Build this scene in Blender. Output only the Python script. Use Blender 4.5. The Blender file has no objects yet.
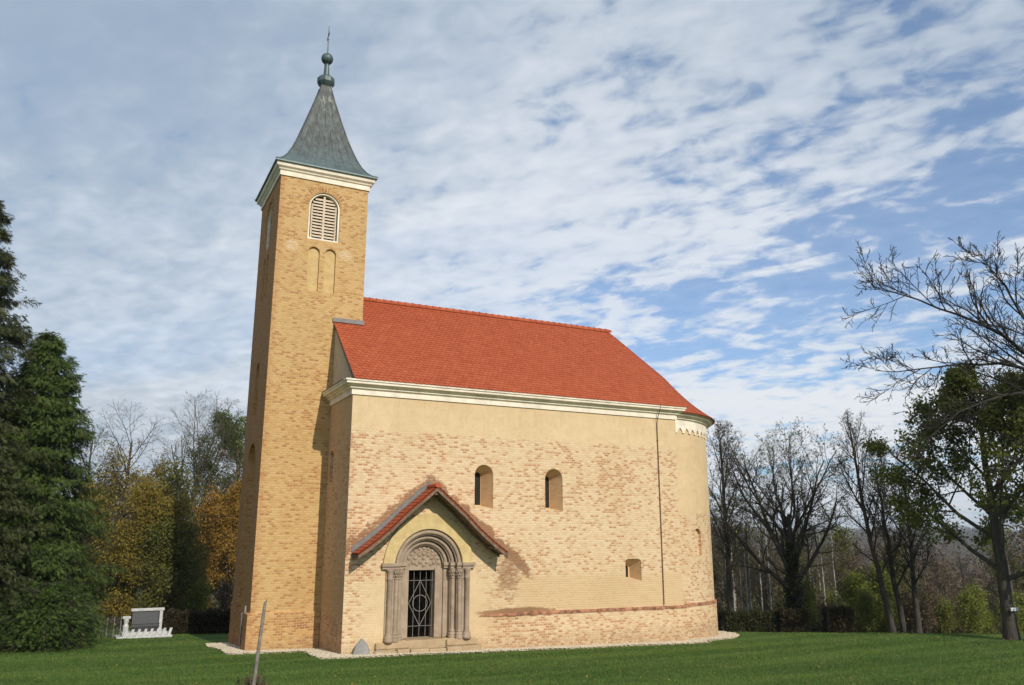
import bpy, bmesh, math, random
import numpy as np
from mathutils import Vector, Matrix
R = math.radians
scene = bpy.context.scene
COL = scene.collection
# ------------------------------------------------------------------ camera, sky, sun, exposure
CAM = (-7.479, -26.797, 3.328); YAW = 26.684; PITCH = 13.549; FPX = 822.7
cam_d = bpy.data.cameras.new('camera'); cam = bpy.data.objects.new('camera', cam_d); COL.objects.link(cam)
cam.location = CAM; cam.rotation_euler = (R(90 + PITCH), 0, R(-YAW))
cam_d.sensor_width = 36; cam_d.lens = 36 * FPX / 1024; cam_d.clip_start = .1; cam_d.clip_end = 9000
scene.camera = cam
SUN_EL, SUN_AZ = 31.5, 175.5          # azimuth clockwise from +Y
w = bpy.data.worlds.new('World'); scene.world = w; w.use_nodes = True
def world():
    nt = w.node_tree; N = nt.nodes; L = nt.links; N.clear()
    def n(t, **k):
        a = N.new(t)
        for q, v in k.items():
            if q.startswith('i_'): a.inputs[q[2:].replace('_', ' ')].default_value = v
            else: setattr(a, q, v)
        return a
    def m(op, a, b=None, c=None, clamp=False):
        x = n('ShaderNodeMath', operation=op, use_clamp=clamp)
        for i, v in enumerate((a, b, c)):
            if v is None: continue
            if isinstance(v, (int, float)): x.inputs[i].default_value = v
            else: L.new(v, x.inputs[i])
        return x.outputs[0]
    def ss(v, a, b):
        x = n('ShaderNodeMapRange', interpolation_type='SMOOTHSTEP'); L.new(v, x.inputs[0])
        x.inputs[1].default_value = a; x.inputs[2].default_value = b; return x.outputs[0]
    def mix(f, a, b):
        x = n('ShaderNodeMix', data_type='RGBA')
        for s, v in ((x.inputs[0], f), (x.inputs[6], a), (x.inputs[7], b)):
            if isinstance(v, (int, float, tuple)): s.default_value = v
            else: L.new(v, s)
        return x.outputs[2]
    sky = n('ShaderNodeTexSky', sky_type='NISHITA', sun_disc=False, sun_elevation=R(SUN_EL), sun_rotation=R(SUN_AZ),
            altitude=300, air_density=1.0, dust_density=.6, ozone_density=2.5)
    tc = n('ShaderNodeTexCoord'); sp = n('ShaderNodeSeparateXYZ'); L.new(tc.outputs['Generated'], sp.inputs[0])
    X, Y, Z = sp.outputs
    zz = m('ADD', m('MAXIMUM', Z, 0), .16)
    # cloud deck coordinates (a flat layer high above the ground), turned so that v runs along the wind
    ca, sa = math.cos(R(YAW)), math.sin(R(YAW))
    lat = m('SUBTRACT', m('MULTIPLY', X, ca), m('MULTIPLY', Y, sa))
    dep = m('ADD', m('MULTIPLY', X, sa), m('MULTIPLY', Y, ca))
    u0, v0 = m('DIVIDE', lat, zz), m('DIVIDE', dep, zz)
    def coord(ang, su, sv, off):
        c, s = math.cos(R(ang)), math.sin(R(ang))
        a = m('MULTIPLY', m('ADD', m('MULTIPLY', u0, c), m('MULTIPLY', v0, s)), su)
        b = m('MULTIPLY', m('SUBTRACT', m('MULTIPLY', v0, c), m('MULTIPLY', u0, s)), sv)
        x = n('ShaderNodeCombineXYZ'); L.new(a, x.inputs[0]); L.new(b, x.inputs[1]); x.inputs[2].default_value = off
        return x.outputs[0]
    def noise(vec, sc, det, rough=.5, dist=0):
        x = n('ShaderNodeTexNoise'); L.new(vec, x.inputs['Vector'])
        x.inputs['Scale'].default_value = sc; x.inputs['Detail'].default_value = det
        x.inputs['Roughness'].default_value = rough; x.inputs['Distortion'].default_value = dist
        return x.outputs['Fac']
    big = noise(coord(-35, .8, 1.4, 4.6), .95, 3, .5)
    rip = noise(coord(-125, 1.15, .62, 1.7), 7.0, 4, .5, .6)
    puff = noise(coord(-120, 1.2, .85, 8.2), 17, 4, .5, .3)
    wisp = noise(coord(-8, .25, 1.3, 5.5), 1.5, 5, .55, .5)
    # the deck thins out towards the east
    thin = m('SUBTRACT', m('MULTIPLY', ss(lat, -.05, .55), .055), m('MULTIPLY', ss(lat, .05, -.5), .10))
    s = m('ADD', m('MULTIPLY', big, .40), m('ADD', m('MULTIPLY', rip, .46), m('MULTIPLY', puff, .30)))
    gap = m('MULTIPLY', m('MULTIPLY', ss(m('ABSOLUTE', m('SUBTRACT', lat, .06)), .20, .03), ss(m('ABSOLUTE', m('SUBTRACT', Z, .52)), .10, .02)), .075)
    s = m('SUBTRACT', m('SUBTRACT', s, thin), gap)
    cov = ss(s, .40, .585)
    cov = m('ADD', m('MULTIPLY', cov, .78), m('ADD', m('MULTIPLY', ss(wisp, .25, .70), .20), m('MULTIPLY', ss(Z, .02, .24, ), -.34)), None, True)
    cov = m('ADD', cov, .30, None, True)
    # brightness of the cloud: thick parts and the west are grey, the middle bright
    lit = m('ADD', m('MULTIPLY', rip, .36), m('ADD', m('MULTIPLY', puff, .32), m('ADD', m('MULTIPLY', wisp, .22), m('MULTIPLY', big, .20))))
    gx = m('SUBTRACT', 1.04, m('MULTIPLY', ss(m('ABSOLUTE', m('SUBTRACT', lat, .16)), .05, .72), .36))
    gz = m('SUBTRACT', 1.10, m('MULTIPLY', ss(Z, .22, .60), .34))
    lit = m('MULTIPLY', lit, m('MULTIPLY', gx, gz))
    f = ss(lit, .26, .68)
    k = 1 / .12
    cloud = mix(f, (.375 * k, .465 * k, .565 * k, 1), (.80 * k, .835 * k, .88 * k, 1))
    blue = n('ShaderNodeMix', data_type='RGBA', blend_type='MULTIPLY'); blue.inputs[0].default_value = 1
    L.new(sky.outputs[0], blue.inputs[6]); blue.inputs[7].default_value = (.62, .96, 1.22, 1)
    col = mix(cov, blue.outputs[2], cloud)
    bg = n('ShaderNodeBackground'); bg.inputs['Strength'].default_value = .12; L.new(col, bg.inputs['Color'])
    out = n('ShaderNodeOutputWorld'); L.new(bg.outputs[0], out.inputs[0])
world()
sl = bpy.data.lights.new('sun', 'SUN'); sun = bpy.data.objects.new('sun', sl); COL.objects.link(sun)
sl.energy = 3.6; sl.angle = R(.55); sl.color = (1, .93, .82)
sun.rotation_euler = (R(90 - SUN_EL), 0, R(180 - SUN_AZ)); sun.location = (0, -20, 40)
vs = scene.view_settings; vs.view_transform = 'Standard'; vs.look = 'None'; vs.exposure = .06; vs.gamma = 1; vs.use_curve_mapping = False

# ------------------------------------------------------------------ helpers
def prop(o, label=None, cat=None, group=None, kind=None):
    for k, v in (('label', label), ('category', cat), ('group', group), ('kind', kind)):
        if v: o[k] = v
    return o
def empty(name, loc=(0, 0, 0), parent=None, **k):
    o = bpy.data.objects.new(name, None); o.location = loc; o.empty_display_size = .2; COL.objects.link(o)
    if parent: o.parent = parent
    return prop(o, **k)
def link(name, me, mat=None, parent=None, loc=(0, 0, 0), rot=(0, 0, 0), smooth=False, **k):
    o = bpy.data.objects.new(name, me); o.location = loc; o.rotation_euler = rot; COL.objects.link(o)
    if mat and not me.materials: me.materials.append(mat)
    if parent: o.parent = parent
    if smooth: me.polygons.foreach_set('use_smooth', np.ones(len(me.polygons), bool))
    return prop(o, **k)
def mesh(name, V, F):
    me = bpy.data.meshes.new(name); me.from_pydata([tuple(v) for v in V], [], [tuple(f) for f in F]); me.update(); return me
def mesh_np(name, V, F, tone=None):            # F: (n,k) array, tone: one value per face
    V = np.asarray(V, np.float32); F = np.asarray(F, np.int32); k = F.shape[1]
    me = bpy.data.meshes.new(name); me.vertices.add(len(V)); me.vertices.foreach_set('co', V.ravel())
    me.loops.add(F.size); me.loops.foreach_set('vertex_index', F.ravel())
    me.polygons.add(len(F)); me.polygons.foreach_set('loop_start', np.arange(len(F), dtype=np.int32) * k)
    if tone is not None:
        a = me.attributes.new('tone', 'FLOAT', 'FACE'); a.data.foreach_set('value', np.asarray(tone, np.float32))
    me.update(calc_edges=True); me.validate(); return me
class MB:                                      # mesh builder
    def __init__(s): s.V = []; s.F = []; s.T = []
    def add(s, V, F, t=0.):
        o = len(s.V); s.V += [tuple(v) for v in V]; s.F += [tuple(i + o for i in f) for f in F]; s.T += [t] * len(F); return s
    def box(s, a, b, t=0., M=None):
        (x0, y0, z0), (x1, y1, z1) = a, b
        V = [(x, y, z) for z in (z0, z1) for y in (y0, y1) for x in (x0, x1)]
        if M is not None: V = [tuple(M @ Vector(v)) for v in V]
        return s.add(V, [(0, 2, 3, 1), (4, 5, 7, 6), (0, 1, 5, 4), (2, 6, 7, 3), (0, 4, 6, 2), (1, 3, 7, 5)], t)
    def prism(s, P, y0, y1, t=0.):             # polygon (x,z), anticlockwise seen from -y, extruded along y
        n = len(P); V = [(x, y0, z) for x, z in P] + [(x, y1, z) for x, z in P]
        F = [tuple(range(n)), tuple(range(2 * n - 1, n - 1, -1))] + [((i + 1) % n, i, i + n, (i + 1) % n + n) for i in range(n)]
        return s.add(V, F, t)
    def lathe(s, prof, c=(0, 0, 0), n=16, t=0., ph=0., a0=0., a1=2 * math.pi):
        full = abs(a1 - a0 - 2 * math.pi) < 1e-6; m_ = n if full else n + 1
        V = [(c[0] + r * math.cos(a0 + (a1 - a0) * i / n + ph), c[1] + r * math.sin(a0 + (a1 - a0) * i / n + ph), c[2] + z) for r, z in prof for i in range(m_)]
        F = [(j * m_ + i, j * m_ + (i + 1) % m_, (j + 1) * m_ + (i + 1) % m_, (j + 1) * m_ + i) for j in range(len(prof) - 1) for i in range(n)]
        if full: F += [tuple(range(m_ - 1, -1, -1)), tuple(range((len(prof) - 1) * m_, len(prof) * m_))]
        return s.add(V, F, t)
    def tube(s, pts, r, n=8, t=0.):
        pts = [Vector(p) for p in pts]; rs = r if isinstance(r, (list, tuple)) else [r] * len(pts); V = []
        ref = Vector((.13, .91, .37))
        for i, p in enumerate(pts):
            d = (pts[min(i + 1, len(pts) - 1)] - pts[max(i - 1, 0)]).normalized()
            if abs(d.dot(ref)) > .95: ref = Vector((.9, .1, -.3))
            a = d.cross(ref).normalized(); b = d.cross(a)
            V += [p + (a * math.cos(2 * math.pi * k / n) + b * math.sin(2 * math.pi * k / n)) * rs[i] for k in range(n)]
        m_ = len(pts)
        F = [(j * n + i, j * n + (i + 1) % n, (j + 1) * n + (i + 1) % n, (j + 1) * n + i) for j in range(m_ - 1) for i in range(n)]
        F += [tuple(range(n - 1, -1, -1)), tuple(range((m_ - 1) * n, m_ * n))]
        return s.add(V, F, t)
    def sweep(s, prof, path, t=0., caps=True):  # profile (out, z) along a plan path; outward = right of travel; mitred
        P = [Vector(p) for p in path]; k = len(prof); V = []
        for i, p in enumerate(P):
            d0 = (P[i] - P[i - 1]).normalized() if i else (P[1] - P[0]).normalized()
            d1 = (P[i + 1] - P[i]).normalized() if i < len(P) - 1 else d0
            n0 = Vector((d0.y, -d0.x)); n1 = Vector((d1.y, -d1.x)); m_ = (n0 + n1).normalized(); m_ /= max(.3, m_.dot(n0))
            V += [(p.x + m_.x * o, p.y + m_.y * o, z) for o, z in prof]
        F = [(i * k + j, (i + 1) * k + j, (i + 1) * k + (j + 1) % k, i * k + (j + 1) % k) for i in range(len(P) - 1) for j in range(k)]
        if caps: F += [tuple(range(k)), tuple(range(len(V) - 1, len(V) - k - 1, -1))]
        return s.add(V, F, t)
    def me(s, name, fix=True):
        me = mesh(name, s.V, s.F)
        a = me.attributes.new('tone', 'FLOAT', 'FACE'); a.data.foreach_set('value', np.array(s.T, np.float32))
        if fix:
            bm = bmesh.new(); bm.from_mesh(me); bmesh.ops.recalc_face_normals(bm, faces=bm.faces); bm.to_mesh(me); bm.free()
        return me
    def obj(s, name, mat, parent=None, bevel=0, smooth=False, **k):
        o = link(name, s.me(name), mat, parent, smooth=smooth, **k)
        if bevel:
            b = o.modifiers.new('bevel', 'BEVEL'); b.width = bevel; b.segments = 2; b.limit_method = 'ANGLE'; b.angle_limit = R(40)
        return o
def arch(cx, hw, z0, zs, n=14, rz=None):       # round-arched outline, anticlockwise seen from -y
    rz = rz or hw
    return [(cx - hw, z0), (cx + hw, z0)] + [(cx + hw * math.cos(math.pi * i / n), zs + rz * math.sin(math.pi * i / n)) for i in range(n + 1)]
def boolean(me, cutters):
    o = bpy.data.objects.new('tmp', me); COL.objects.link(o); tmp = [o]
    for c in cutters:
        q = bpy.data.objects.new('cut', c.me('cut')); COL.objects.link(q); tmp.append(q)
        b = o.modifiers.new('b', 'BOOLEAN'); b.operation = 'DIFFERENCE'; b.object = q; b.solver = 'EXACT'
    dg = bpy.context.evaluated_depsgraph_get(); dg.update()
    out = bpy.data.meshes.new_from_object(o.evaluated_get(dg))
    for q in tmp: bpy.data.objects.remove(q)
    return out

TX0, TX1, TY0, TY1, TZ = -2.346, 1.054, 2.897, 6.793, 16.9; TCX, TCY = -.646, 4.845
# ------------------------------------------------------------------ materials
class NT:
    def __init__(s, name):
        s.m = bpy.data.materials.new(name); s.m.use_nodes = True; s.t = s.m.node_tree; s.t.nodes.clear(); s.g = None
    def n(s, t, **k):
        a = s.t.nodes.new(t)
        for q, v in k.items(): setattr(a, q, v)
        return a
    def put(s, sock, v):
        if isinstance(v, (int, float)): sock.default_value = v
        elif isinstance(v, tuple): sock.default_value = v if len(v) == 4 or sock.type == 'VECTOR' else v + (1,)
        else: s.t.links.new(v, sock)
    def math(s, op, a, b=None, c=None, clamp=False):
        x = s.n('ShaderNodeMath', operation=op, use_clamp=clamp)
        for i, v in enumerate((a, b, c)):
            if v is not None: s.put(x.inputs[i], v)
        return x.outputs[0]
    def ss(s, v, a, b, lo=0., hi=1.):
        x = s.n('ShaderNodeMapRange', interpolation_type='SMOOTHSTEP'); s.put(x.inputs[0], v)
        for i, q in enumerate((a, b, lo, hi)): x.inputs[i + 1].default_value = q
        return x.outputs[0]
    def mix(s, f, a, b, blend='MIX'):
        x = s.n('ShaderNodeMix', data_type='RGBA', blend_type=blend)
        s.put(x.inputs[0], f); s.put(x.inputs[6], a); s.put(x.inputs[7], b); return x.outputs[2]
    def noise(s, vec, sc, det=3, rough=.5, dist=0, out='Fac'):
        x = s.n('ShaderNodeTexNoise'); x.inputs['Scale'].default_value = sc; x.inputs['Detail'].default_value = det
        x.inputs['Roughness'].default_value = rough; x.inputs['Distortion'].default_value = dist
        if vec is not None: s.t.links.new(vec, x.inputs['Vector'])
        return x.outputs[out]
    def pos(s, kind='Object'): return s.n('ShaderNodeTexCoord').outputs[kind]
    def xyz(s, v):
        x = s.n('ShaderNodeSeparateXYZ'); s.t.links.new(v, x.inputs[0]); return x.outputs
    def comb(s, a, b, c=0.):
        x = s.n('ShaderNodeCombineXYZ')
        for i, v in enumerate((a, b, c)): s.put(x.inputs[i], v)
        return x.outputs[0]
    def attr(s, name='tone'): return s.n('ShaderNodeAttribute', attribute_name=name).outputs['Fac']
    def bump(s, h, dist=.01, strength=1., normal=None):
        x = s.n('ShaderNodeBump'); x.inputs['Distance'].default_value = dist; x.inputs['Strength'].default_value = strength
        s.t.links.new(h, x.inputs['Height'])
        if normal is not None: s.t.links.new(normal, x.inputs['Normal'])
        return x.outputs[0]
    def out(s, col, rough=.9, normal=None, spec=.3, metal=0., trans=0.):
        b = s.n('ShaderNodeBsdfPrincipled'); s.put(b.inputs['Base Color'], col); s.put(b.inputs['Roughness'], rough)
        b.inputs['Specular IOR Level'].default_value = spec; s.put(b.inputs['Metallic'], metal)
        if normal is not None: s.t.links.new(normal, b.inputs['Normal'])
        sh = b.outputs[0]
        if trans:
            t = s.n('ShaderNodeBsdfTranslucent'); s.put(t.inputs[0], col); mx = s.n('ShaderNodeMixShader'); mx.inputs[0].default_value = trans
            s.t.links.new(sh, mx.inputs[1]); s.t.links.new(t.outputs[0], mx.inputs[2]); sh = mx.outputs[0]
        o = s.n('ShaderNodeOutputMaterial'); s.t.links.new(sh, o.inputs[0]); return s.m

def simple(name, col, rough=.8, var=.2, scale=6., bumpd=.004, spec=.3, metal=0.):
    q = NT(name); p = q.pos(); f = q.noise(p, scale, 5, .6)
    c = q.mix(q.ss(f, .3, .7), tuple(v * (1 - var) for v in col), tuple(min(1, v * (1 + var)) for v in col))
    return q.out(c, rough, q.bump(q.noise(p, scale * 6, 3), bumpd), spec, metal)

def brick_base(q, mode='box', c=(0, 0), rad=4.3):
    """world-space brick coordinates that follow the wall: u along it, v up"""
    g = q.n('ShaderNodeNewGeometry'); P = g.outputs['Position']; x, y, z = q.xyz(P)
    if mode == 'apse':
        u = q.math('MULTIPLY', q.math('ARCTAN2', q.math('SUBTRACT', y, c[1]), q.math('SUBTRACT', x, c[0])), rad)
    else:
        nx = q.math('ABSOLUTE', q.xyz(g.outputs['True Normal'])[0])
        st = q.math('GREATER_THAN', nx, .7)
        u = q.math('ADD', q.math('MULTIPLY', x, q.math('SUBTRACT', 1, st)), q.math('MULTIPLY', q.math('ADD', y, 51.13), st))
    wob = q.math('MULTIPLY', q.math('SUBTRACT', q.noise(P, .9, 2), .5), .10)
    wob2 = q.math('MULTIPLY', q.math('SUBTRACT', q.noise(P, 5, 2), .5), .025)
    return P, x, y, z, u, q.comb(q.math('ADD', u, wob), q.math('ADD', q.math('ADD', z, wob), wob2))
def brick_tex(q, uv, bw=.175, bh=.082, mortar=.014, smooth=.3):
    b = q.n('ShaderNodeTexBrick'); b.offset = .5; q.t.links.new(uv, b.inputs['Vector'])
    b.inputs['Scale'].default_value = 1; b.inputs['Brick Width'].default_value = bw; b.inputs['Row Height'].default_value = bh
    b.inputs['Mortar Size'].default_value = mortar; b.inputs['Mortar Smooth'].default_value = smooth; b.inputs['Bias'].default_value = 0
    b.inputs['Color1'].default_value = (0, 0, 0, 1); b.inputs['Color2'].default_value = (1, 1, 1, 1); b.inputs['Mortar'].default_value = (.5, .5, .5, 1)
    return q.xyz(b.outputs['Color'])[0], b.outputs['Fac']

def wall_mat(name, zone, mode='box'):
    q = NT(name); P, x, y, z, u, uv = brick_base(q, mode, (13.43, 4.85))
    t, fac = brick_tex(q, uv)
    n1 = q.noise(P, .55, 4, .6); n2 = q.noise(P, 2.3, 5, .65); n3 = q.noise(P, 11, 4, .6)
    n4 = q.noise(q.comb(u, q.math('MULTIPLY', z, 4)), 3.2, 3, .6)
    PALE, TAN, RED, DARK, MORT = (.735, .555, .35), (.67, .47, .265), (.50, .235, .115), (.20, .10, .055), (.71, .545, .35)
    if zone == 'tower': PALE, TAN, RED, MORT = (.60, .395, .175), (.53, .32, .12), (.40, .18, .075), (.58, .40, .20)
    # how bare the bricks lie: 0 limewashed, 1 bare red
    bare = q.math('ADD', q.math('MULTIPLY', n1, .5), q.math('ADD', q.math('MULTIPLY', n2, .3), q.math('MULTIPLY', n4, .35)))
    n5 = q.noise(q.comb(u, q.math('MULTIPLY', z, 2.2)), 10.5, 3, .65)
    pick = q.math('ADD', q.math('MULTIPLY', t, .70), q.math('ADD', q.math('MULTIPLY', n3, .17), q.math('MULTIPLY', n5, .15)))
    redness = q.math('ADD', pick, q.math('MULTIPLY', q.math('SUBTRACT', bare, .59), .80))
    tall = q.ss(z, .7, 1.1, 1, 0)                                   # the worn foot of the walls
    redness = q.math('ADD', redness, q.math('MULTIPLY', q.math('MULTIPLY', tall, q.ss(n1, .35, .6, .3, 1.3)), .15 if zone != 'tower' else .22))
    def ellipse(cx, cz, rx, rz, lo=1.3, hi=.7):
        a = q.math('DIVIDE', q.math('SUBTRACT', u, cx), rx); b = q.math('DIVIDE', q.math('SUBTRACT', z, cz), rz)
        d = q.math('SQRT', q.math('ADD', q.math('MULTIPLY', a, a), q.math('MULTIPLY', b, b)))
        d = q.math('ADD', d, q.math('MULTIPLY', q.math('SUBTRACT', n2, .5), 1.1))
        return q.ss(d, hi, lo, 1, 0)
    if zone == 'apse': redness = q.math('ADD', redness, .09)
    if zone == 'nave':
        for a in ((10.35, 5.4, .75, 1.9, 1.15, .8, .13), (3.3, 6.4, .8, .8, 1.2, .6, .12), (7.8, 5.6, 1.2, 1.3, 1.2, .7, .07), (.1, 5.0, .7, 3.2, 1.3, .5, .15), (5.9, .55, 2.0, .45, 1.3, .6, .10), (.3, 2.9, .9, .9, 1.3, .6, .16), (12.9, 4.5, .45, 2.6, 1.2, .6, .1)):
            redness = q.math('ADD', redness, q.math('MULTIPLY', ellipse(*a[:6]), a[6]))
        washed = q.math('MULTIPLY', q.ss(q.math('ADD', z, q.math('MULTIPLY', q.math('SUBTRACT', n2, .5), .5)), 2.0, 2.25, 1, 0), q.ss(z, .85, .95))
        washed = q.math('MULTIPLY', washed, q.ss(u, 5.9, 6.6))
        for cx, cz, rx, rz in ((10.35, 5.35, .80, 1.65), (3.35, 5.9, 1.0, 1.15), (7.72, 5.35, 1.15, 1.6)):      # bricked-up older windows show as faint rings
            a_ = q.math('DIVIDE', q.math('SUBTRACT', u, cx), rx); b_ = q.math('DIVIDE', q.math('SUBTRACT', z, cz), rz); d_ = q.math('SQRT', q.math('ADD', q.math('MULTIPLY', a_, a_), q.math('MULTIPLY', b_, b_)))
            redness = q.math('ADD', redness, q.math('MULTIPLY', q.math('MULTIPLY', q.ss(q.math('ABSOLUTE', q.math('SUBTRACT', d_, 1)), .05, .13, 1, 0), q.ss(z, cz - .3, cz + .2)), .07))
        redness = q.math('SUBTRACT', redness, q.math('MULTIPLY', washed, .22))
    c = q.mix(q.ss(redness, .34, .58), PALE, TAN)
    c = q.mix(q.ss(redness, .62, .84), c, RED)
    c = q.mix(q.math('MULTIPLY', q.ss(redness, .92, 1.15), .6), c, DARK)
    c = q.mix(q.math('MULTIPLY', fac, q.ss(n5, .3, .7, .95, .6)), c, MORT)
    streak = q.noise(q.comb(q.math('MULTIPLY', u, 1.), q.math('MULTIPLY', z, 5.)), 5.5, 4, .7)
    c = q.mix(q.math('MULTIPLY', q.ss(streak, .60, .72, 0, .35), q.ss(fac, .2, .8, .5, 1)), c, (.27, .145, .075))
    c = q.mix(q.ss(n3, .3, .75, 0, .45), c, q.mix(.5, c, TAN))
    plaster = 0.
    if zone in ('nave', 'apse', 'gable'):
        edge = q.math('ADD', z, q.math('MULTIPLY', q.math('SUBTRACT', n2, .5), .45 if zone == 'nave' else .06))
        zl = 6.95 if zone == 'nave' else 4.42
        plaster = q.ss(edge, zl - .06, zl + .06) if zone != 'gable' else q.math('ADD', q.math('MULTIPLY', z, 0), 1)
        if zone == 'nave':                                          # old render left round the portal
            p2 = q.math('MULTIPLY', ellipse(2.9, 1.0, 2.5, 1.75, 1.15, .85), q.ss(q.math('ABSOLUTE', q.math('SUBTRACT', u, 2.86)), 1.9, 2.6, .95, .3))
            plaster = q.math('MAXIMUM', plaster, p2)
            c = q.mix(q.math('MULTIPLY', washed, .5), c, (.62, .41, .20))
        pc = q.mix(q.ss(n2, .3, .75), (.72, .54, .325), (.65, .475, .27))
        if zone == 'gable': pc = q.mix(q.ss(n2, .3, .75), (.56, .48, .36), (.46, .39, .29))
        pc = q.mix(q.ss(q.noise(P, 24, 4), .4, .8, 0, .15), pc, (.45, .30, .13))
        run = q.noise(q.comb(q.math('MULTIPLY', u, 6), q.math('MULTIPLY', z, .5)), 1., 4, .6)
        pc = q.mix(q.math('MULTIPLY', q.ss(run, .5, .75), q.ss(z, 6.8, 8.2, .05, .32)), pc, (.38, .27, .15))
        crk = q.noise(P, 1.3, 6, .7, .8); pc = q.mix(q.ss(q.math('ABSOLUTE', q.math('SUBTRACT', crk, .5)), .002, .010, .28, 0), pc, (.30, .20, .11))
        if zone == 'nave':                                          # rendered window reveals
            rev = q.math('MULTIPLY', q.math('MULTIPLY', q.math('GREATER_THAN', y, .03), q.math('LESS_THAN', y, 1.2)), q.math('MULTIPLY', q.math('GREATER_THAN', x, .05), q.math('LESS_THAN', x, 13.2))); plaster = q.math('MAXIMUM', plaster, q.math('MULTIPLY', rev, .85))
        c = q.mix(plaster, c, pc)
    if zone == 'nave':
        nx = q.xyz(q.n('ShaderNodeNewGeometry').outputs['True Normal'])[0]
        c = q.mix(q.ss(nx, -.9, -.6, .9, 0), c, q.mix(.5, c, q.mix(pick, (.52, .28, .11), (.32, .12, .05))))  # west wall: redder brick, its shaded side also painted darker
    c = q.mix(q.math('MULTIPLY', q.ss(q.math('ADD', z, q.math('MULTIPLY', n2, .7)), .15, .75, 1, 0), q.ss(n3, .3, .65, .15, .6)), c, (.30, .20, .11))   # damp, grimy foot of the wall
    if zone == 'nave':                                              # soot-brown damp stain that follows the porch roof, dark band at the foot
        av = q.math('ABSOLUTE', q.math('SUBTRACT', u, 2.86))
        line = q.math('SUBTRACT', z, q.math('SUBTRACT', 5.2, q.math('MULTIPLY', av, .80)))
        dd = q.math('ADD', line, q.math('MULTIPLY', q.math('SUBTRACT', n2, .5), 1.0))
        right = q.ss(u, 2.9, 4.6)
        st = q.math('MULTIPLY', q.ss(q.math('ABSOLUTE', q.math('SUBTRACT', dd, .10)), .12, .42, 1, 0), q.math('MULTIPLY', q.ss(av, 3.4, 4.3, 1, 0), q.math('ADD', .72, q.math('MULTIPLY', right, .28))))
        low = q.math('MULTIPLY', ellipse(5.85, 2.25, .6, 1.05, 1.5, .2), .62)
        st = q.math('MAXIMUM', st, low)
        foot = ellipse(6.2, .92, 1.5, .15, 1.4, .5)
        st = q.math('MAXIMUM', st, foot)
        crisp = q.math('ADD', q.math('MULTIPLY', n5, .5), q.math('ADD', q.math('MULTIPLY', t, .25), q.math('MULTIPLY', streak, .35)))
        c = q.mix(q.math('MULTIPLY', q.ss(q.math('ADD', q.math('MULTIPLY', st, .75), q.math('SUBTRACT', crisp, .55)), .15, .60), .84), c, q.mix(t, (.15, .075, .042), (.33, .15, .07)))
    if zone == 'tower':
        cor = q.math('MULTIPLY', q.ss(q.math('ABSOLUTE', q.math('SUBTRACT', x, TX0)), .05, .30, .5, 0), q.ss(n5, .35, .6))
        c = q.mix(cor, c, (.42, .16, .07))
        for cx, cz in ((-1.77, 14.1), (.28, 14.0)):                 # fresh pale repair patches
            pt = q.math('MULTIPLY', ellipse(cx, cz, .24, .22, 1.3, .7), q.ss(y, 2.88, 3.0, 1, 0))
            c = q.mix(q.math('MULTIPLY', pt, q.ss(pick, .42, .56, .0, .75)), c, (.70, .55, .36))
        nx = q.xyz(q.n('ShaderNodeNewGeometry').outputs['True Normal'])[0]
        c = q.mix(q.ss(nx, -.9, -.6, .95, 0), c, q.mix(.65, c, q.mix(pick, (.50, .26, .105), (.33, .12, .05))))     # west face: redder brick, with its shade put into the colour
    c = q.mix(q.ss(q.noise(P, .32, 3), .45, .75, 0, .16), c, (.42, .25, .10))
    h = q.math('ADD', q.math('MULTIPLY', fac, -1.), q.math('MULTIPLY', n3, .9))
    h = q.math('ADD', h, q.math('MULTIPLY', t, .5))
    if zone != 'tower':
        h = q.math('MULTIPLY', h, q.math('SUBTRACT', 1, q.math('MULTIPLY', plaster, .85)))
    return q.out(c, .93, q.bump(h, .012, .8), .2)

def tile_mat():
    q = NT('clay_tile'); P = q.pos(); t = q.attr()
    c = q.mix(t, (.365, .079, .033), (.455, .114, .048))
    c = q.mix(q.ss(q.noise(P, .5, 4, .6), .35, .75, 0, .3), c, (.35, .068, .026))
    c = q.mix(q.ss(q.noise(P, 30, 3), .55, .8, 0, .4), c, (.28, .06, .03))
    return q.out(c, .75, q.bump(q.noise(P, 60, 2), .003), .15)
def leaf_mat(name, a, b, trans=.35, rough=.65):
    q = NT(name); t = q.attr(); P = q.pos()
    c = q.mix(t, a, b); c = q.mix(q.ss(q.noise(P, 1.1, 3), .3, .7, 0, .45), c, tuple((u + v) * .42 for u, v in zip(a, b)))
    return q.out(c, rough, None, .25, 0., trans)
def bark_mat(name, a, b):
    q = NT(name); P = q.pos(); x, y, z = q.xyz(P); v = q.comb(x, y, q.math('MULTIPLY', z, .25))
    f = q.noise(v, 14, 5, .65); c = q.mix(q.ss(f, .3, .7), a, b)
    c = q.mix(q.ss(q.noise(P, 3, 3), .5, .75, 0, .5), c, (.10, .11, .06))
    return q.out(c, .95, q.bump(f, .03), .15)
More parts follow.
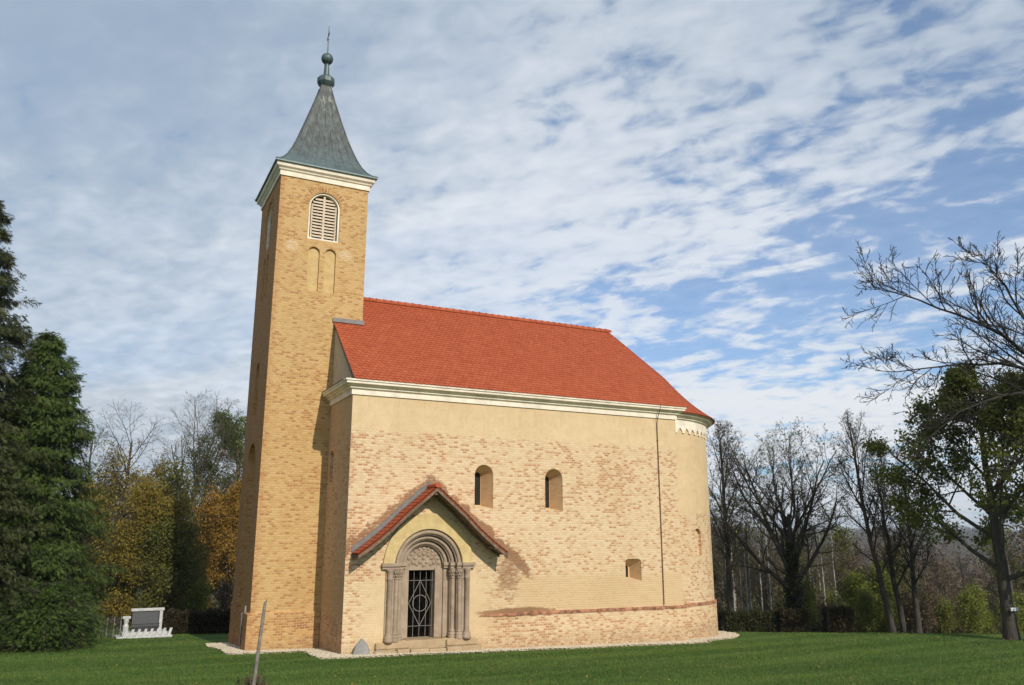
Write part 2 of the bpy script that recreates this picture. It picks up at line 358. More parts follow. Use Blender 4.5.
def copper_mat():
    q = NT('weathered_copper'); P = q.pos(); x, y, z = q.xyz(P)
    n1 = q.noise(q.comb(q.math('MULTIPLY', x, 5), q.math('MULTIPLY', y, 5), q.math('MULTIPLY', z, .7)), 1.6, 5, .65)
    n2 = q.noise(P, 1.1, 4, .6)
    c = q.mix(q.ss(n1, .35, .72), (.070, .070, .062), (.135, .155, .145))
    c = q.mix(q.ss(z, 19.2, 17.2, 0, .65), c, (.14, .20, .20))
    c = q.mix(q.ss(q.math('MULTIPLY', n1, q.ss(z, 18.5, 22, .7, 1.1)), .58, .72, 0, .7), c, (.34, .33, .24))
    c = q.mix(q.ss(n2, .55, .75, 0, .5), c, (.06, .055, .05))
    c = q.mix(q.ss(z, 22.0, 22.1, 0, .7), c, (.07, .115, .12))
    st = q.math('MULTIPLY', q.math('LESS_THAN', q.math('FRACT', q.math('DIVIDE', z, .62)), .03), q.math('LESS_THAN', z, 22))
    c = q.mix(q.math('MULTIPLY', st, .6), c, (.05, .06, .06))
    return q.out(c, .5, q.bump(n1, .01), .4, .25)
def stone_mat(name, a, b, sc=3.):
    q = NT(name); P = q.pos(); n1 = q.noise(P, sc, 5, .65); n2 = q.noise(P, 22, 4, .6)
    c = q.mix(q.ss(n1, .3, .7), a, b); c = q.mix(q.ss(n2, .55, .8, 0, .45), c, tuple(v * .5 for v in a))
    return q.out(c, .92, q.bump(q.math('ADD', n1, q.math('MULTIPLY', n2, .6)), .02), .2)
def grass_ground():
    q = NT('lawn_ground'); P = q.n('ShaderNodeNewGeometry').outputs['Position']; x, y, z = q.xyz(P)
    n1 = q.noise(P, .35, 4, .6); n2 = q.noise(P, 3, 4, .6); n3 = q.noise(P, 40, 4, .7)
    # mown swathes, roughly across the view
    sw = q.noise(q.comb(q.math('ADD', q.math('MULTIPLY', x, .06), q.math('MULTIPLY', y, .0)), q.math('ADD', q.math('MULTIPLY', y, .9), q.math('MULTIPLY', x, -.18))), .9, 2)
    c = q.mix(q.ss(n2, .3, .7), (.058, .108, .020), (.085, .142, .030))
    c = q.mix(q.ss(sw, .42, .62, 0, .55), c, (.14, .21, .038))
    c = q.mix(q.ss(n1, .52, .75, 0, .5), c, (.085, .125, .032))
    c = q.mix(q.ss(n3, .45, .75, 0, .6), c, (.030, .062, .012))
    dx = q.math('ADD', x, 7.5); dy = q.math('ADD', y, 26.8)
    d = q.math('SQRT', q.math('ADD', q.math('MULTIPLY', dx, dx), q.math('MULTIPLY', dy, dy)))
    c = q.mix(q.ss(q.math('ADD', d, q.math('MULTIPLY', n1, 4)), 44, 50), c, q.mix(n2, (.075, .060, .030), (.045, .055, .022)))
    far = q.mix(q.ss(q.noise(P, .006, 3), .45, .6), (.050, .052, .030), (.075, .095, .035))
    c = q.mix(q.ss(d, 160, 400), c, far)
    return q.out(c, .95, q.bump(n3, .03), .1)

M = {}
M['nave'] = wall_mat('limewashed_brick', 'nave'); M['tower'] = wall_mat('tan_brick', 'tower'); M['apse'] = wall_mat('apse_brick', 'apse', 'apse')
M['gable'] = wall_mat('grey_render', 'gable')
M['plaster'] = simple('yellow_render', (.61, .455, .215), .92, .12, 4)
M['nicheplaster'] = simple('tan_render', (.57, .40, .18), .92, .12, 4); M['white'] = simple('cream_paint', (.80, .71, .57), .8, .13, 2.2)
M['tile'] = tile_mat(); M['copper'] = copper_mat()
M['stone'] = stone_mat('portal_stone', (.32, .235, .165), (.43, .33, .24)); M['paleStone'] = stone_mat('worn_stone', (.50, .37, .22), (.40, .29, .17))
M['redbrick'] = simple('red_brick', (.33, .155, .085), .9, .55, 5, .012); M['archbrick'] = simple('tan_arch_brick', (.47, .26, .11), .9, .4, 7, .01)
M['lead'] = simple('lead_sheet', (.17, .155, .145), .55, .15, 5, .004, .4, .3)
M['wood'] = simple('weathered_wood', (.20, .13, .085), .85, .35, 8, .01); M['darkwood'] = simple('dark_plank', (.006, .005, .004), .95, .3, 5, .01, .03)
M['iron'] = simple('painted_iron', (.27, .24, .215), .55, .2, 20, .002, .4); M['blackiron'] = simple('black_iron', (.02, .02, .022), .5, .2, 20, .002, .4)
M['rust'] = simple('rusty_rod', (.16, .075, .04), .8, .3, 12); M['glass'] = simple('dark_pane', (.022, .019, .016), .7, .2, 3, .001, .2)
M['louvre'] = simple('pale_louvre_wood', (.62, .50, .36), .8, .12, 8); M['ground'] = grass_ground()
M['greyslab'] = stone_mat('grey_slab', (.24, .225, .205), (.33, .31, .29), 5); M['marble'] = simple('white_marble', (.50, .50, .49), .5, .12, 6, .002, .4)
M['blackgranite'] = simple('dark_granite', (.10, .105, .11), .3, .15, 30, .001, .5); M['greypost'] = simple('silver_grey_post', (.21, .18, .15), .9, .3, 12, .008)
M['bark'] = bark_mat('bark', (.085, .07, .056), (.15, .128, .105)); M['darkbark'] = bark_mat('dark_bark', (.045, .039, .033), (.082, .071, .059))
M['applebark'] = bark_mat('apple_bark', (.030, .025, .021), (.055, .047, .04)); M['birch'] = bark_mat('birch_bark', (.33, .31, .27), (.48, .46, .41)); M['mossbark'] = bark_mat('mossy_bark', (.07, .068, .04), (.12, .11, .07))

# ------------------------------------------------------------------ ground
YS, YC = math.sin(R(YAW)), math.cos(R(YAW))
def sl_of(x, y): dx, dy = x - CAM[0], y - CAM[1]; return dx * YS + dy * YC, dx * YC - dy * YS   # metres away, metres to the right
def sstep(a, b, v): t = np.clip((v - a) / (b - a), 0, 1); return t * t * (3 - 2 * t)
def ground(x, y):
    x = np.asarray(x, float); y = np.asarray(y, float)
    s, l = sl_of(x, y)
    sc = np.clip(s, -25, 48)
    h = 1.73 - .0798 * sc + .0006 * sc * sc
    h = h + .05 * np.sin(x * .21 + 1) * np.sin(y * .17) * sstep(0, 12, np.hypot(x - 5.5, y - 4.85) - 12)
    h = h - .18 * sstep(12, 24, s)
    east = sstep(-2, 12, l)
    crest = 38.5 - .10 * np.clip(l - 6, 0, 200)
    f = np.maximum(0, s - crest)
    drop = .19 * f * f / (f + 5)
    drop = np.minimum(drop, 15 * (1 - np.exp(-drop / 15)))
    h = h - drop * east
    fw = np.maximum(0, s - 40); h = h - (1 - east) * np.minimum(.05 * fw, 3)
    r = np.hypot(x, y)
    h = h + sstep(500, 2200, r) * (36 + 9 * np.sin(np.arctan2(y, x) * 9 + 1) + 5 * np.sin(np.arctan2(y, x) * 23)) + sstep(2200, 4500, r) * 18
    return h
def loc(px, s):                                # a spot on the ground s metres away in the direction of picture column px
    l = (px - 512) / FPX * (s * .972 - .9)
    x = CAM[0] + s * YS + l * YC; y = CAM[1] + s * YC - l * YS
    return np.array([x, y, float(ground(x, y))])
def make_ground():
    rr = np.concatenate([np.linspace(.0, 60, 150)[1:], np.geomspace(61, 5200, 90)]); na = 420
    a = np.linspace(0, 2 * np.pi, na, endpoint=False); A, RR = np.meshgrid(a, rr)
    x = (CAM[0] + RR * np.cos(A)).ravel(); y = (CAM[1] + RR * np.sin(A)).ravel(); z = ground(x, y)
    V = np.stack([x, y, z], 1); nr = len(rr)
    i, j = np.meshgrid(np.arange(nr - 1), np.arange(na), indexing='ij'); i = i.ravel(); j = j.ravel(); k = (j + 1) % na
    F = np.stack([i * na + j, i * na + k, (i + 1) * na + k, (i + 1) * na + j], 1)[:, ::-1]
    V = np.vstack([V, [[CAM[0], CAM[1], float(ground(CAM[0], CAM[1]))]]]); c = len(V) - 1
    j = np.arange(na); F0 = np.stack([j, (j + 1) % na, np.full(na, c), np.full(na, c)], 1)[:, :3]
    me = bpy.data.meshes.new('lawn'); me.from_pydata(V.tolist(), [], F[:, ::-1].tolist() + F0.tolist()); me.update()
    link('lawn', me, M['ground'], smooth=True, kind='structure')
make_ground()

# ------------------------------------------------------------------ church
church = empty('church', (0, 0, 0), label='small brick church with red tiled roof, square belfry tower and carved stone portal', cat='church')
NX, NY, WT = 13.43, 9.7, 8.15; AC = (13.43, 4.85); AR = 4.3
TX0, TX1, TY0, TY1, TZ = -2.346, 1.054, 2.897, 6.793, 16.9; TCX, TCY = -.646, 4.845
PC = 2.86                                       # centre of the portal
def funnel(cx, z0, zs, hw, hw2, z02, zs2, d):   # splayed window opening: outer outline to a narrower inner one
    a, b = arch(cx, hw, z0, zs), arch(cx, hw2, z02, zs2); n = len(a); V = [(x, -.2, z) for x, z in a] + [(x, 0., z) for x, z in a] + [(x, d, z) for x, z in b]
    F = [tuple(range(n)), tuple(range(3 * n - 1, 2 * n - 1, -1))]
    for o in (0, n): F += [((i + 1) % n + o, i + o, i + o + n, (i + 1) % n + o + n) for i in range(n)]
    return MB().add(V, F)
def nave():
    s = MB().box((0, 0, -1), (NX, NY, WT + .3)); cut = [MB().box((.8, .8, .1), (NX - .8, NY - .8, WT - .3))]
    W = ((4.88, 4.43, 5.60, .36), (7.72, 4.38, 5.55, .37))
    for cx, z0, zs, hw in W:
        cut.append(funnel(cx, z0, zs, hw, .13, z0 + .12, zs + .02, .56)); cut.append(MB().prism(arch(cx, .12, z0 + .14, zs + .02), .3, 1.2))
    a_ = [(10.78, 1.86), (11.5, 1.86), (11.5, 2.60), (11.36, 2.67), (10.92, 2.67), (10.78, 2.60)]; b_ = [(11.0, 1.96), (11.3, 1.96), (11.3, 2.40), (11.25, 2.44), (11.05, 2.44), (11.0, 2.40)]
    cut.append(MB().add([(x, y_, z) for P_, y_ in ((a_, -.2), (a_, .0), (b_, .52)) for x, z in P_], [tuple(range(6)), tuple(range(17, 11, -1))] + [(o_ + (i + 1) % 6, o_ + i, o_ + i + 6, o_ + (i + 1) % 6 + 6) for o_ in (0, 6) for i in range(6)]))
    cut.append(MB().prism(arch(11.14, .11, 1.97, 2.3), .3, 1.2))
    cut.append(MB().prism(arch(PC, 1.5, .16, 2.5, 24), -.5, 1.2))
    sl_ = arch(2.35, .25, 5.35, 6.2)             # slit in the west wall
    q = MB().prism(sl_, -.3, .35); q.V = [(y_, x_, z_) for x_, y_, z_ in q.V]; cut.append(q)
    me = boolean(s.me('nave_wall'), cut); nw = link('nave_wall', me, M['nave'], church)
    for cx, z0, zs, hw in W:
        f = MB().prism(arch(cx, .125, z0 + .1, zs + .02), .62, .65).obj('window', M['glass'], church)
    MB().prism(arch(11.14, .115, 1.95, 2.3), .56, .59).obj('window', M['glass'], church)
    # gable and its west verge
    g = MB(); P = [(0., 8.45), (9.7, 8.45), (4.85, 12.78)]
    g.add([(0.02, y, z) for y, z in P] + [(.35, y, z) for y, z in P], [(0, 1, 2), (5, 4, 3), (0, 3, 4, 1), (1, 4, 5, 2), (2, 5, 3, 0)])
    g.obj('gable_wall', M['gable'], church)
    apw = MB().lathe([(AR, -1), (AR, 8.3)], (AC[0] - .02, AC[1], 0), 48, a0=-math.pi / 2, a1=math.pi / 2)
    V0 = len(apw.V)
    apw.F += [tuple(range(48, -1, -1)), tuple(range(49, 98)), (0, 49, 97, 48)]; apw.T += [0] * 3
    th = R(-69); cx, cy = AC[0] + AR * math.cos(th), AC[1] + AR * math.sin(th)
    q = MB().prism(arch(0, .27, 2.75, 3.55), -.5, .14); Mr = Matrix.Translation((cx, cy, 0)) @ Matrix.Rotation(th + math.pi / 2, 4, 'Z')
    q.V = [tuple(Mr @ Vector(v)) for v in q.V]
    me = boolean(apw.me('apse_wall'), [q]); link('apse_wall', me, M['apse'], church, smooth=False)
    # plinth with its course of red bricks
    arc = lambda r, a0, a1, n: [(AC[0] + r * math.cos(R(a0 + (a1 - a0) * i / n)), AC[1] + r * math.sin(R(a0 + (a1 - a0) * i / n))) for i in range(n + 1)]
    path = [(4.5, .10), (5.9, 0), (NX, 0), (NX, .55)] + arc(AR, -88, 60, 36)
    MB().sweep([(-.1, -1), (.07, -1), (.06, .80), (-.1, .80)], path).obj('plinth', M['nave'], church)
    MB().sweep([(-.1, .803), (.085, .803), (.08, .86), (.0, .91), (-.1, .91)], path).obj('plinth_course', M['redbrick'], church)
    # cornices
    prof = [(-.2, 8.12), (.05, 8.12), (.05, 8.29), (.10, 8.32), (.13, 8.33), (.13, 8.385), (.19, 8.40), (.22, 8.44), (.28, 8.455), (.30, 8.46), (.30, 8.53), (.34, 8.545), (.34, 8.60), (-.2, 8.60)]
    MB().sweep(prof, [(0, 2.895), (0, 0), (NX, 0), (NX, .6)]).obj('cornice', M['white'], church)
    MB().sweep([(o, z - .06) for o, z in prof], arc(AR, -86, 88, 48)).obj('cornice', M['white'], church)
    # corbel table: hanging little arches under the apse cornice
    f = MB(); f.sweep([(-.1, 7.90), (.05, 7.90), (.05, 8.057), (-.1, 8.057)], arc(AR, -86, 60, 60))
    for i in range(24):
        a = R(-84 + i * 5.6); p = Vector((AC[0] + (AR + .02) * math.cos(a), AC[1] + (AR + .02) * math.sin(a), 0))
        Mr = Matrix.Translation(p) @ Matrix.Rotation(a + math.pi / 2, 4, 'Z')
        f.box((-.07, -.026, 7.69), (.07, .12, 7.899), 0, Mr)
        for sg in (-1, 1): f.add([Mr @ Vector((sg * .071, y_, z_)) for y_ in (-.026, .1) for z_ in (7.899, 7.78)] + [Mr @ Vector((sg * .20, y_, 7.899)) for y_ in (-.026, .1)], [(0, 1, 4), (2, 5, 3), (0, 4, 5, 2), (1, 3, 5, 4)])
    f.obj('corbel_frieze', M['white'], church)
    # thin lightning rod down the wall
    r = MB().tube([(12.48, -.35, 8.6), (12.48, -.10, 8.1), (12.48, -.045, 7.9), (12.48, -.045, 4.5), (12.47, -.045, .95)], .017, 6)
    for z in (7.2, 5.4, 3.6, 1.8): r.box((12.455, -.045, z), (12.505, .02, z + .04))
    r.obj('lightning_rod', M['rust'], church)
nave()

def tower():
    T = MB().box((TX0, TY0, -1), (TX1, TY1, TZ)).me('tower'); cut = [MB().box((TX0 + .7, TY0 + .7, 8), (TX1 - .7, TY1 - .7, TZ - .2))]
    flip = lambda q: (setattr(q, 'V', [(TX0 - TY0 + y, x - TCX + TCY, z) for x, y, z in q.V]), q)[1]     # south-face shapes turned onto the west face
    S = lambda P, d, y0=-.3: MB().prism(P, TY0 + y0, TY0 + d)
    bel = arch(-.62, .60, 14.46, 15.82, 20); b1 = arch(-.935, .21, 12.42, 13.96); b2 = arch(-.31, .21, 12.42, 13.96)
    for f in (lambda q: q, flip):
        cut += [f(S(bel, 1.2)), f(S(b1, .10)), f(S(b2, .10))]
    cut.append(flip(S(arch(TCX + .05, .85, .95, 6.0, 20), .55)))     # tall blind arch on the west face
    cut.append(flip(S(arch(TCX + .15, .42, 7.9, 9.5), .55)))
    me = boolean(T, cut); tw = link('tower', me, M['tower'], church)
    for f in (lambda q: q, flip):
        for P in (arch(-.935, .215, 12.415, 13.96), arch(-.31, .215, 12.415, 13.96)): f(S(P, .11, .095)).obj('blind_niche', M['nicheplaster'], tw)
        # surround, louvred shutters
        o, i = arch(-.62, .60, 14.46, 15.82, 20), arch(-.62, .535, 14.54, 15.82, 20); n = len(o)
        q = MB(); V = [(x, TY0 + y, z) for y in (.06, .30) for P in (o, i) for x, z in P]; F = []
        for k in range(n):
            k2 = (k + 1) % n
            F += [(k, k2, n + k2, n + k), (2 * n + k, 3 * n + k, 3 * n + k2, 2 * n + k2), (n + k, n + k2, 3 * n + k2, 3 * n + k)]
        q.add(V, F); fr = f(q).obj('belfry_window', M['white'], tw)
        q = MB(); q.box((-.66, TY0 + .13, 14.56), (-.58, TY0 + .20, 16.30))
        for sg in (-1, 1):
            q.box((-.62 + sg * .49, TY0 + .13, 14.56), (-.62 + sg * .43, TY0 + .20, 15.95))
            z = 14.62
            while z < 16.2:
                wd = .46 if z < 15.8 else math.sqrt(max(.02, .49 ** 2 - (z - 15.8) ** 2)) - .02
                if wd > .08:
                    a, b = sorted((-.62 + sg * .04, -.62 + sg * wd))
                    q.add([(a, TY0 + .13, z), (b, TY0 + .13, z), (b, TY0 + .20, z + .085), (a, TY0 + .20, z + .085), (a, TY0 + .13, z + .022), (b, TY0 + .13, z + .022), (b, TY0 + .20, z + .107), (a, TY0 + .20, z + .107)],
                          [(0, 1, 2, 3), (7, 6, 5, 4), (0, 4, 5, 1), (1, 5, 6, 2), (2, 6, 7, 3), (3, 7, 4, 0)])
                z += .125
        f(q).obj('louvre', M['louvre'], tw)
        q = S(arch(-.62, .60, 14.46, 15.82, 20), .34, .315); f(q).obj('window_backing', M['darkwood'], tw)
        q = MB()                                                      # ring of upright bricks over the arch
        for k in range(19):
            a = math.pi * (k + .5) / 19; Mr = Matrix.Translation((-.62, TY0, 15.82)) @ Matrix.Rotation(math.pi / 2 - a, 4, 'Y')
            q.box((-.035, -.012, .63), (.035, .03, .86), 0, Mr)
        f(q).obj('brick_arch', M['archbrick'], tw)
    MB().sweep([(-.1, -1), (.05, -1), (.04, .93), (-.1, 1.02)], [(TX0, TY1), (TX0, TY0 + 2.93), ]).obj('tower_plinth', M['tower'], tw)
    pl = MB().sweep([(-.1, -1), (.12, -1), (.10, .93), (-.1, 1.05)], [(TX0, TY0 + .80), (TX0, TY0), (-.01, TY0)]) ; pl.obj('tower_plinth', M['tower'], tw)
    prof = [(-.2, 16.82), (.05, 16.82), (.05, 17.0), (.10, 17.03), (.12, 17.08), (.20, 17.14), (.22, 17.28), (-.2, 17.28)]
    ring = [(TX1 - .4, TY1), (TX0, TY1), (TX0, TY0), (TX1, TY0), (TX1, TY1), (TX1 - .4, TY1)]
    MB().sweep(prof, ring).obj('tower_cornice', M['white'], tw)
    MB().box((TX0 - .06, 3.55, .95), (TX0 - .10 + .09, 3.67, 1.16)).obj('meter_box', M['white'], tw)
    MB().tube([(TX0 - .15, 3.6, -.1), (TX0 - .15, 3.6, .95)], .03, 6).obj('conduit', M['lead'], tw)
    # bell-cast copper spire with hips
    pr = [(17.285, 1.0), (17.34, 1.0), (17.45, .915), (17.62, .835), (17.9, .745), (18.3, .655), (18.75, .57), (19.2, .492), (19.7, .415), (20.2, .34), (20.7, .27), (21.2, .20), (21.7, .135), (22.02, .10)]
    q = MB(); hx, hy = 1.98, 2.24; V = []
    for z, f in pr:
        g = max(f, .10); ax = hx * g; ay = (hy - (hy - hx) * (1 - g)) * g; m_ = 10
        c = [(-ax, -ay), (ax, -ay), (ax, ay), (-ax, ay)]
        for k in range(4):
            (x0, y0), (x1, y1) = c[k], c[(k + 1) % 4]
            V += [(TCX + x0 + (x1 - x0) * j / m_, TCY + y0 + (y1 - y0) * j / m_, z) for j in range(m_)]
    n = 40; F = [(i * n + j, i * n + (j + 1) % n, (i + 1) * n + (j + 1) % n, (i + 1) * n + j) for i in range(len(pr) - 1) for j in range(n)] + [tuple(range(n - 1, -1, -1))]
    q.add(V, F)
    rg = random.Random(4)                                             # standing seams and folded edges of the sheets
    for k in range(4):
        sx = [(-1, -1), (1, -1), (1, 1), (-1, 1)][k]
        q.tube([(TCX + sx[0] * hx * f, TCY + sx[1] * (hy - (hy - hx) * (1 - f)) * f, z + .01) for z, f in pr[1:]], .028, 5)
        for j in range(1, 8):
            t = j / 8; a, b = sx, [(-1, -1), (1, -1), (1, 1), (-1, 1)][(k + 1) % 4]; pts = []
            for z, f in pr[1:9 if j % 2 else 12]:
                x = a[0] + (b[0] - a[0]) * t; y = a[1] + (b[1] - a[1]) * t
                pts.append((TCX + x * hx * f, TCY + y * (hy - (hy - hx) * (1 - f)) * f, z))
            q.tube(pts, .012, 4)
    lean = lambda z: .20 * max(0, (z - 17.5) / 4.5) if z < 22 else .20 + .02 * (z - 22)
    q.V = [(x + lean(z), y, z) for x, y, z in q.V]
    sp = q.obj('spire', M['copper'], church); TCX_ = TCX + .21
    MB().lathe([(.20, 21.95), (.24, 22.05), (.30, 22.12), (.37, 22.22), (.375, 22.40), (.30, 22.50), (.15, 22.54), (.13, 22.6), (.10, 23.1), (.12, 23.14)], (TCX_, TCY, 0), 10).obj('collar', M['copper'], sp)
    MB().lathe([(.04, 23.12)] + [(.255 * math.sin(math.pi * i / 12), 23.40 - .255 * math.cos(math.pi * i / 12)) for i in range(1, 12)] + [(.03, 23.67)], (TCX_, TCY, 0), 20).obj('ball', M['copper'], sp, smooth=True)
    q = MB().tube([(TCX_, TCY, 23.6), (TCX_, TCY, 25.0)], [.03, .018], 6); Mr = Matrix.Translation((TCX_, TCY, 0)) @ Matrix.Rotation(R(-8), 4, 'Z')
    q.box((-.02, -.28, 24.50), (.02, .28, 24.57), 0, Mr); q.box((-.02, -.05, 24.2), (.02, .05, 24.95), 0, Mr)
    for y in (-.28, .28): q.box((-.025, y - .04, 24.47), (.025, y + .04, 24.60), 0, Mr)
    q.box((-.025, -.09, 24.3), (.025, .0, 24.36), 0, Mr)
    q.obj('cross', M['copper'], sp)
tower()

def tile_rows(low, high, rowh, tw, rng, skip=None, start=0, V=None, F=None, T=None, kick=None):
    """overlapping beaver-tail tiles between a lower and an upper line with the same number of points"""
    low = np.array(low, float); high = np.array(high, float)
    seg = np.linalg.norm(np.diff(low, axis=0), axis=1); cum = np.concatenate([[0], np.cumsum(seg)])
    sl_len = np.linalg.norm(high - low, axis=1).mean(); nr = int(round(sl_len / rowh))
    for r in range(nr):
        t0, t1 = r / nr, min(1, (r + 1.35) / nr)
        L0 = low + (high - low) * t0; L1 = low + (high - low) * t1
        if kick is not None: L0 = L0 + kick(t0)[None]; L1 = L1 + kick(t1)[None]
        ln = np.concatenate([[0], np.cumsum(np.linalg.norm(np.diff(L0, axis=0), axis=1))]); n = max(1, int(round(ln[-1] / tw)))
        for i in range(n + 1):
            a, b = (i - .5 * (r % 2)) / n, (i + 1 - .5 * (r % 2)) / n; a, b = max(a, 0), min(b, 1)
            if b - a < .1 / n: continue
            at = lambda Q, f: np.array([np.interp(f * ln[-1], ln, Q[:, k]) for k in range(3)])
            p0, p1, q0, q1 = at(L0, a), at(L0, b), at(L1, a), at(L1, b)
            mid = (p0 + p1) / 2
            if skip and skip(mid, (q0 + q1) / 2): continue
            ux = (p1 - p0); up = (q0 + q1 - p0 - p1) / 2; nn = np.cross(ux, up); nn /= np.linalg.norm(nn) + 1e-9
            if nn[2] < 0: nn = -nn
            h = .027 + rng.uniform(-.004, .004); g = ux * .02; o = len(V)
            dn = -up / np.linalg.norm(up) * rowh
            low_pts = [p0 + g - dn * .18, p0 + ux * .22 - dn * .02, p0 + ux * .5 + dn * .04, p0 + ux * .78 - dn * .02, p1 - g - dn * .18]
            V += [tuple(x + nn * h) for x in low_pts] + [tuple(q1 - g + nn * .004), tuple(q0 + g + nn * .004)] + [tuple(x + nn * (h - .02)) for x in low_pts]
            F += [(o, o + 1, o + 2, o + 3, o + 4, o + 5, o + 6)] + [(o + 7 + k, o + 8 + k, o + 1 + k, o + k) for k in range(4)]
            T += [min(1, max(0, rng.gauss(.5, .22)))] * 5
def tiles_obj(name, parent, V, F, T):
    me = mesh(name, V, F); a = me.attributes.new('tone', 'FLOAT', 'FACE'); a.data.foreach_set('value', np.array(T, np.float32))
    return link(name, me, M['tile'], parent)
def roofs():
    rng = random.Random(11); V, F, T = [], [], []
    ZE, ZR, YR = 8.60, 12.93, 4.85; A = (13.5, YR, ZR)
    inT = lambda m_, q: (m_[0] < TX1 + .02 and m_[1] > TY0 - .06 and m_[1] < TY1 + .06)
    tile_rows([(-.06, -.345, ZE), (6, -.345, ZE), (13.80, -.345, ZE)], [(-.06, YR, ZR), (6, YR, ZR), (A[0], YR, ZR)],   .178, .19, rng, inT, V=V, F=F, T=T)
    arc = [(AC[0] + 4.72 * math.cos(R(a)), AC[1] + 4.72 * math.sin(R(a)), 8.50) for a in np.linspace(-85.2, 85.2, 40)]
    east = [(13.80, -.345, ZE), (13.82, -.1, 8.56)] + arc + [(13.82, 9.8, 8.56), (13.80, 10.10, ZE)]
    k = lambda t: np.array([0, 0, -.16 * math.sin(math.pi * min(1, t * 2.2)) * (t < .45)])
    tile_rows(east, [A] * len(east),   .178, .19, rng, None, V=V, F=F, T=T, kick=k)
    tile_rows([(13.80, 10.1, ZE), (-.06, 10.1, ZE)], [(A[0], YR, ZR), (-.06, YR, ZR)],   .178, .19, rng, inT, V=V, F=F, T=T)
    # boarding right under the tiles
    o = len(V); S = [(-.03, -.36), (13.78, -.36)]
    b = [(-.03, -.345, ZE - .01), (13.5, -.345, ZE - .01), (13.5, YR, ZR - .03), (-.03, YR, ZR - .03), (-.03, 10.07, ZE - .01), (13.5, 10.07, ZE - .01)]
    V += b; F += [(o, o + 1, o + 2, o + 3), (o + 3, o + 2, o + 5, o + 4)]; T += [.3, .3]
    o = len(V); n = len(east); ts = (0, .06, .12, .2, .3, .45, .7, 1.)
    for t in ts:
        dz = k(t)[2] - .02
        for x, y, z in east: V.append((x + (A[0] - x) * t, y + (A[1] - y) * t, z + (A[2] - z) * t + dz))
    F += [(o + r_ * n + i, o + r_ * n + i + 1, o + (r_ + 1) * n + i + 1, o + (r_ + 1) * n + i) for r_ in range(len(ts) - 1) for i in range(n - 1)]; T += [.3] * ((len(ts) - 1) * (n - 1))
    rf = tiles_obj('nave_roof', church, V, F, T)
    # ridge and a row of half-round cap tiles
    q = MB()
    x = .9
    while x < 13.5:
        P = [(YR + .13 * math.cos(a), ZR - .02 + .12 * math.sin(a)) for a in np.linspace(-.25, math.pi + .25, 9)]
        P2 = [(YR + .155 * math.cos(a), ZR - .02 + .15 * math.sin(a)) for a in np.linspace(-.25, math.pi + .25, 9)]
        q.add([(x, y, z) for y, z in P2] + [(x + .33, y, z) for y, z in P] + [(x, YR, ZR - .08), (x + .33, YR, ZR - .08)], [(i, i + 1, 10 + i, 9 + i) for i in range(8)] + [tuple(range(8, -1, -1)) + (18,)], rng.random())
        x += .31
    q.obj('ridge_tiles', M['tile'], rf)
    # lead flashings where the roof meets the tower
    q = MB(); zf = ZE + (TY0 + .4) * (ZR - ZE) / (YR + .4)
    q.box((-.1, TY0 - .07, zf + .0), (TX1 + .05, TY0 - .004, zf + .16))
    d = (ZR - ZE) / (YR + .4)
    q.add([(TX1 + .004, TY0 - .06, zf), (TX1 + .06, TY0 - .06, zf), (TX1 + .06, YR, ZR + .05), (TX1 + .004, YR, ZR + .05), (TX1 + .004, TY0 - .06, zf + .16), (TX1 + .03, TY0 - .06, zf + .14), (TX1 + .03, YR, ZR + .2), (TX1 + .004, YR, ZR + .22)],
          [(0, 1, 2, 3), (4, 5, 6, 7), (1, 5, 6, 2), (0, 4, 5, 1)])
    q.obj('flashing', M['lead'], rf)
    # tile lip and lead on the west return of the cornice
    q = MB().sweep([(-.02, 8.603), (.36, 8.603), (.36, 8.63), (-.02, 8.72)], [(0, 2.89), (0, .0)]); q.obj('eave_capping', M['lead'], rf)
roofs()

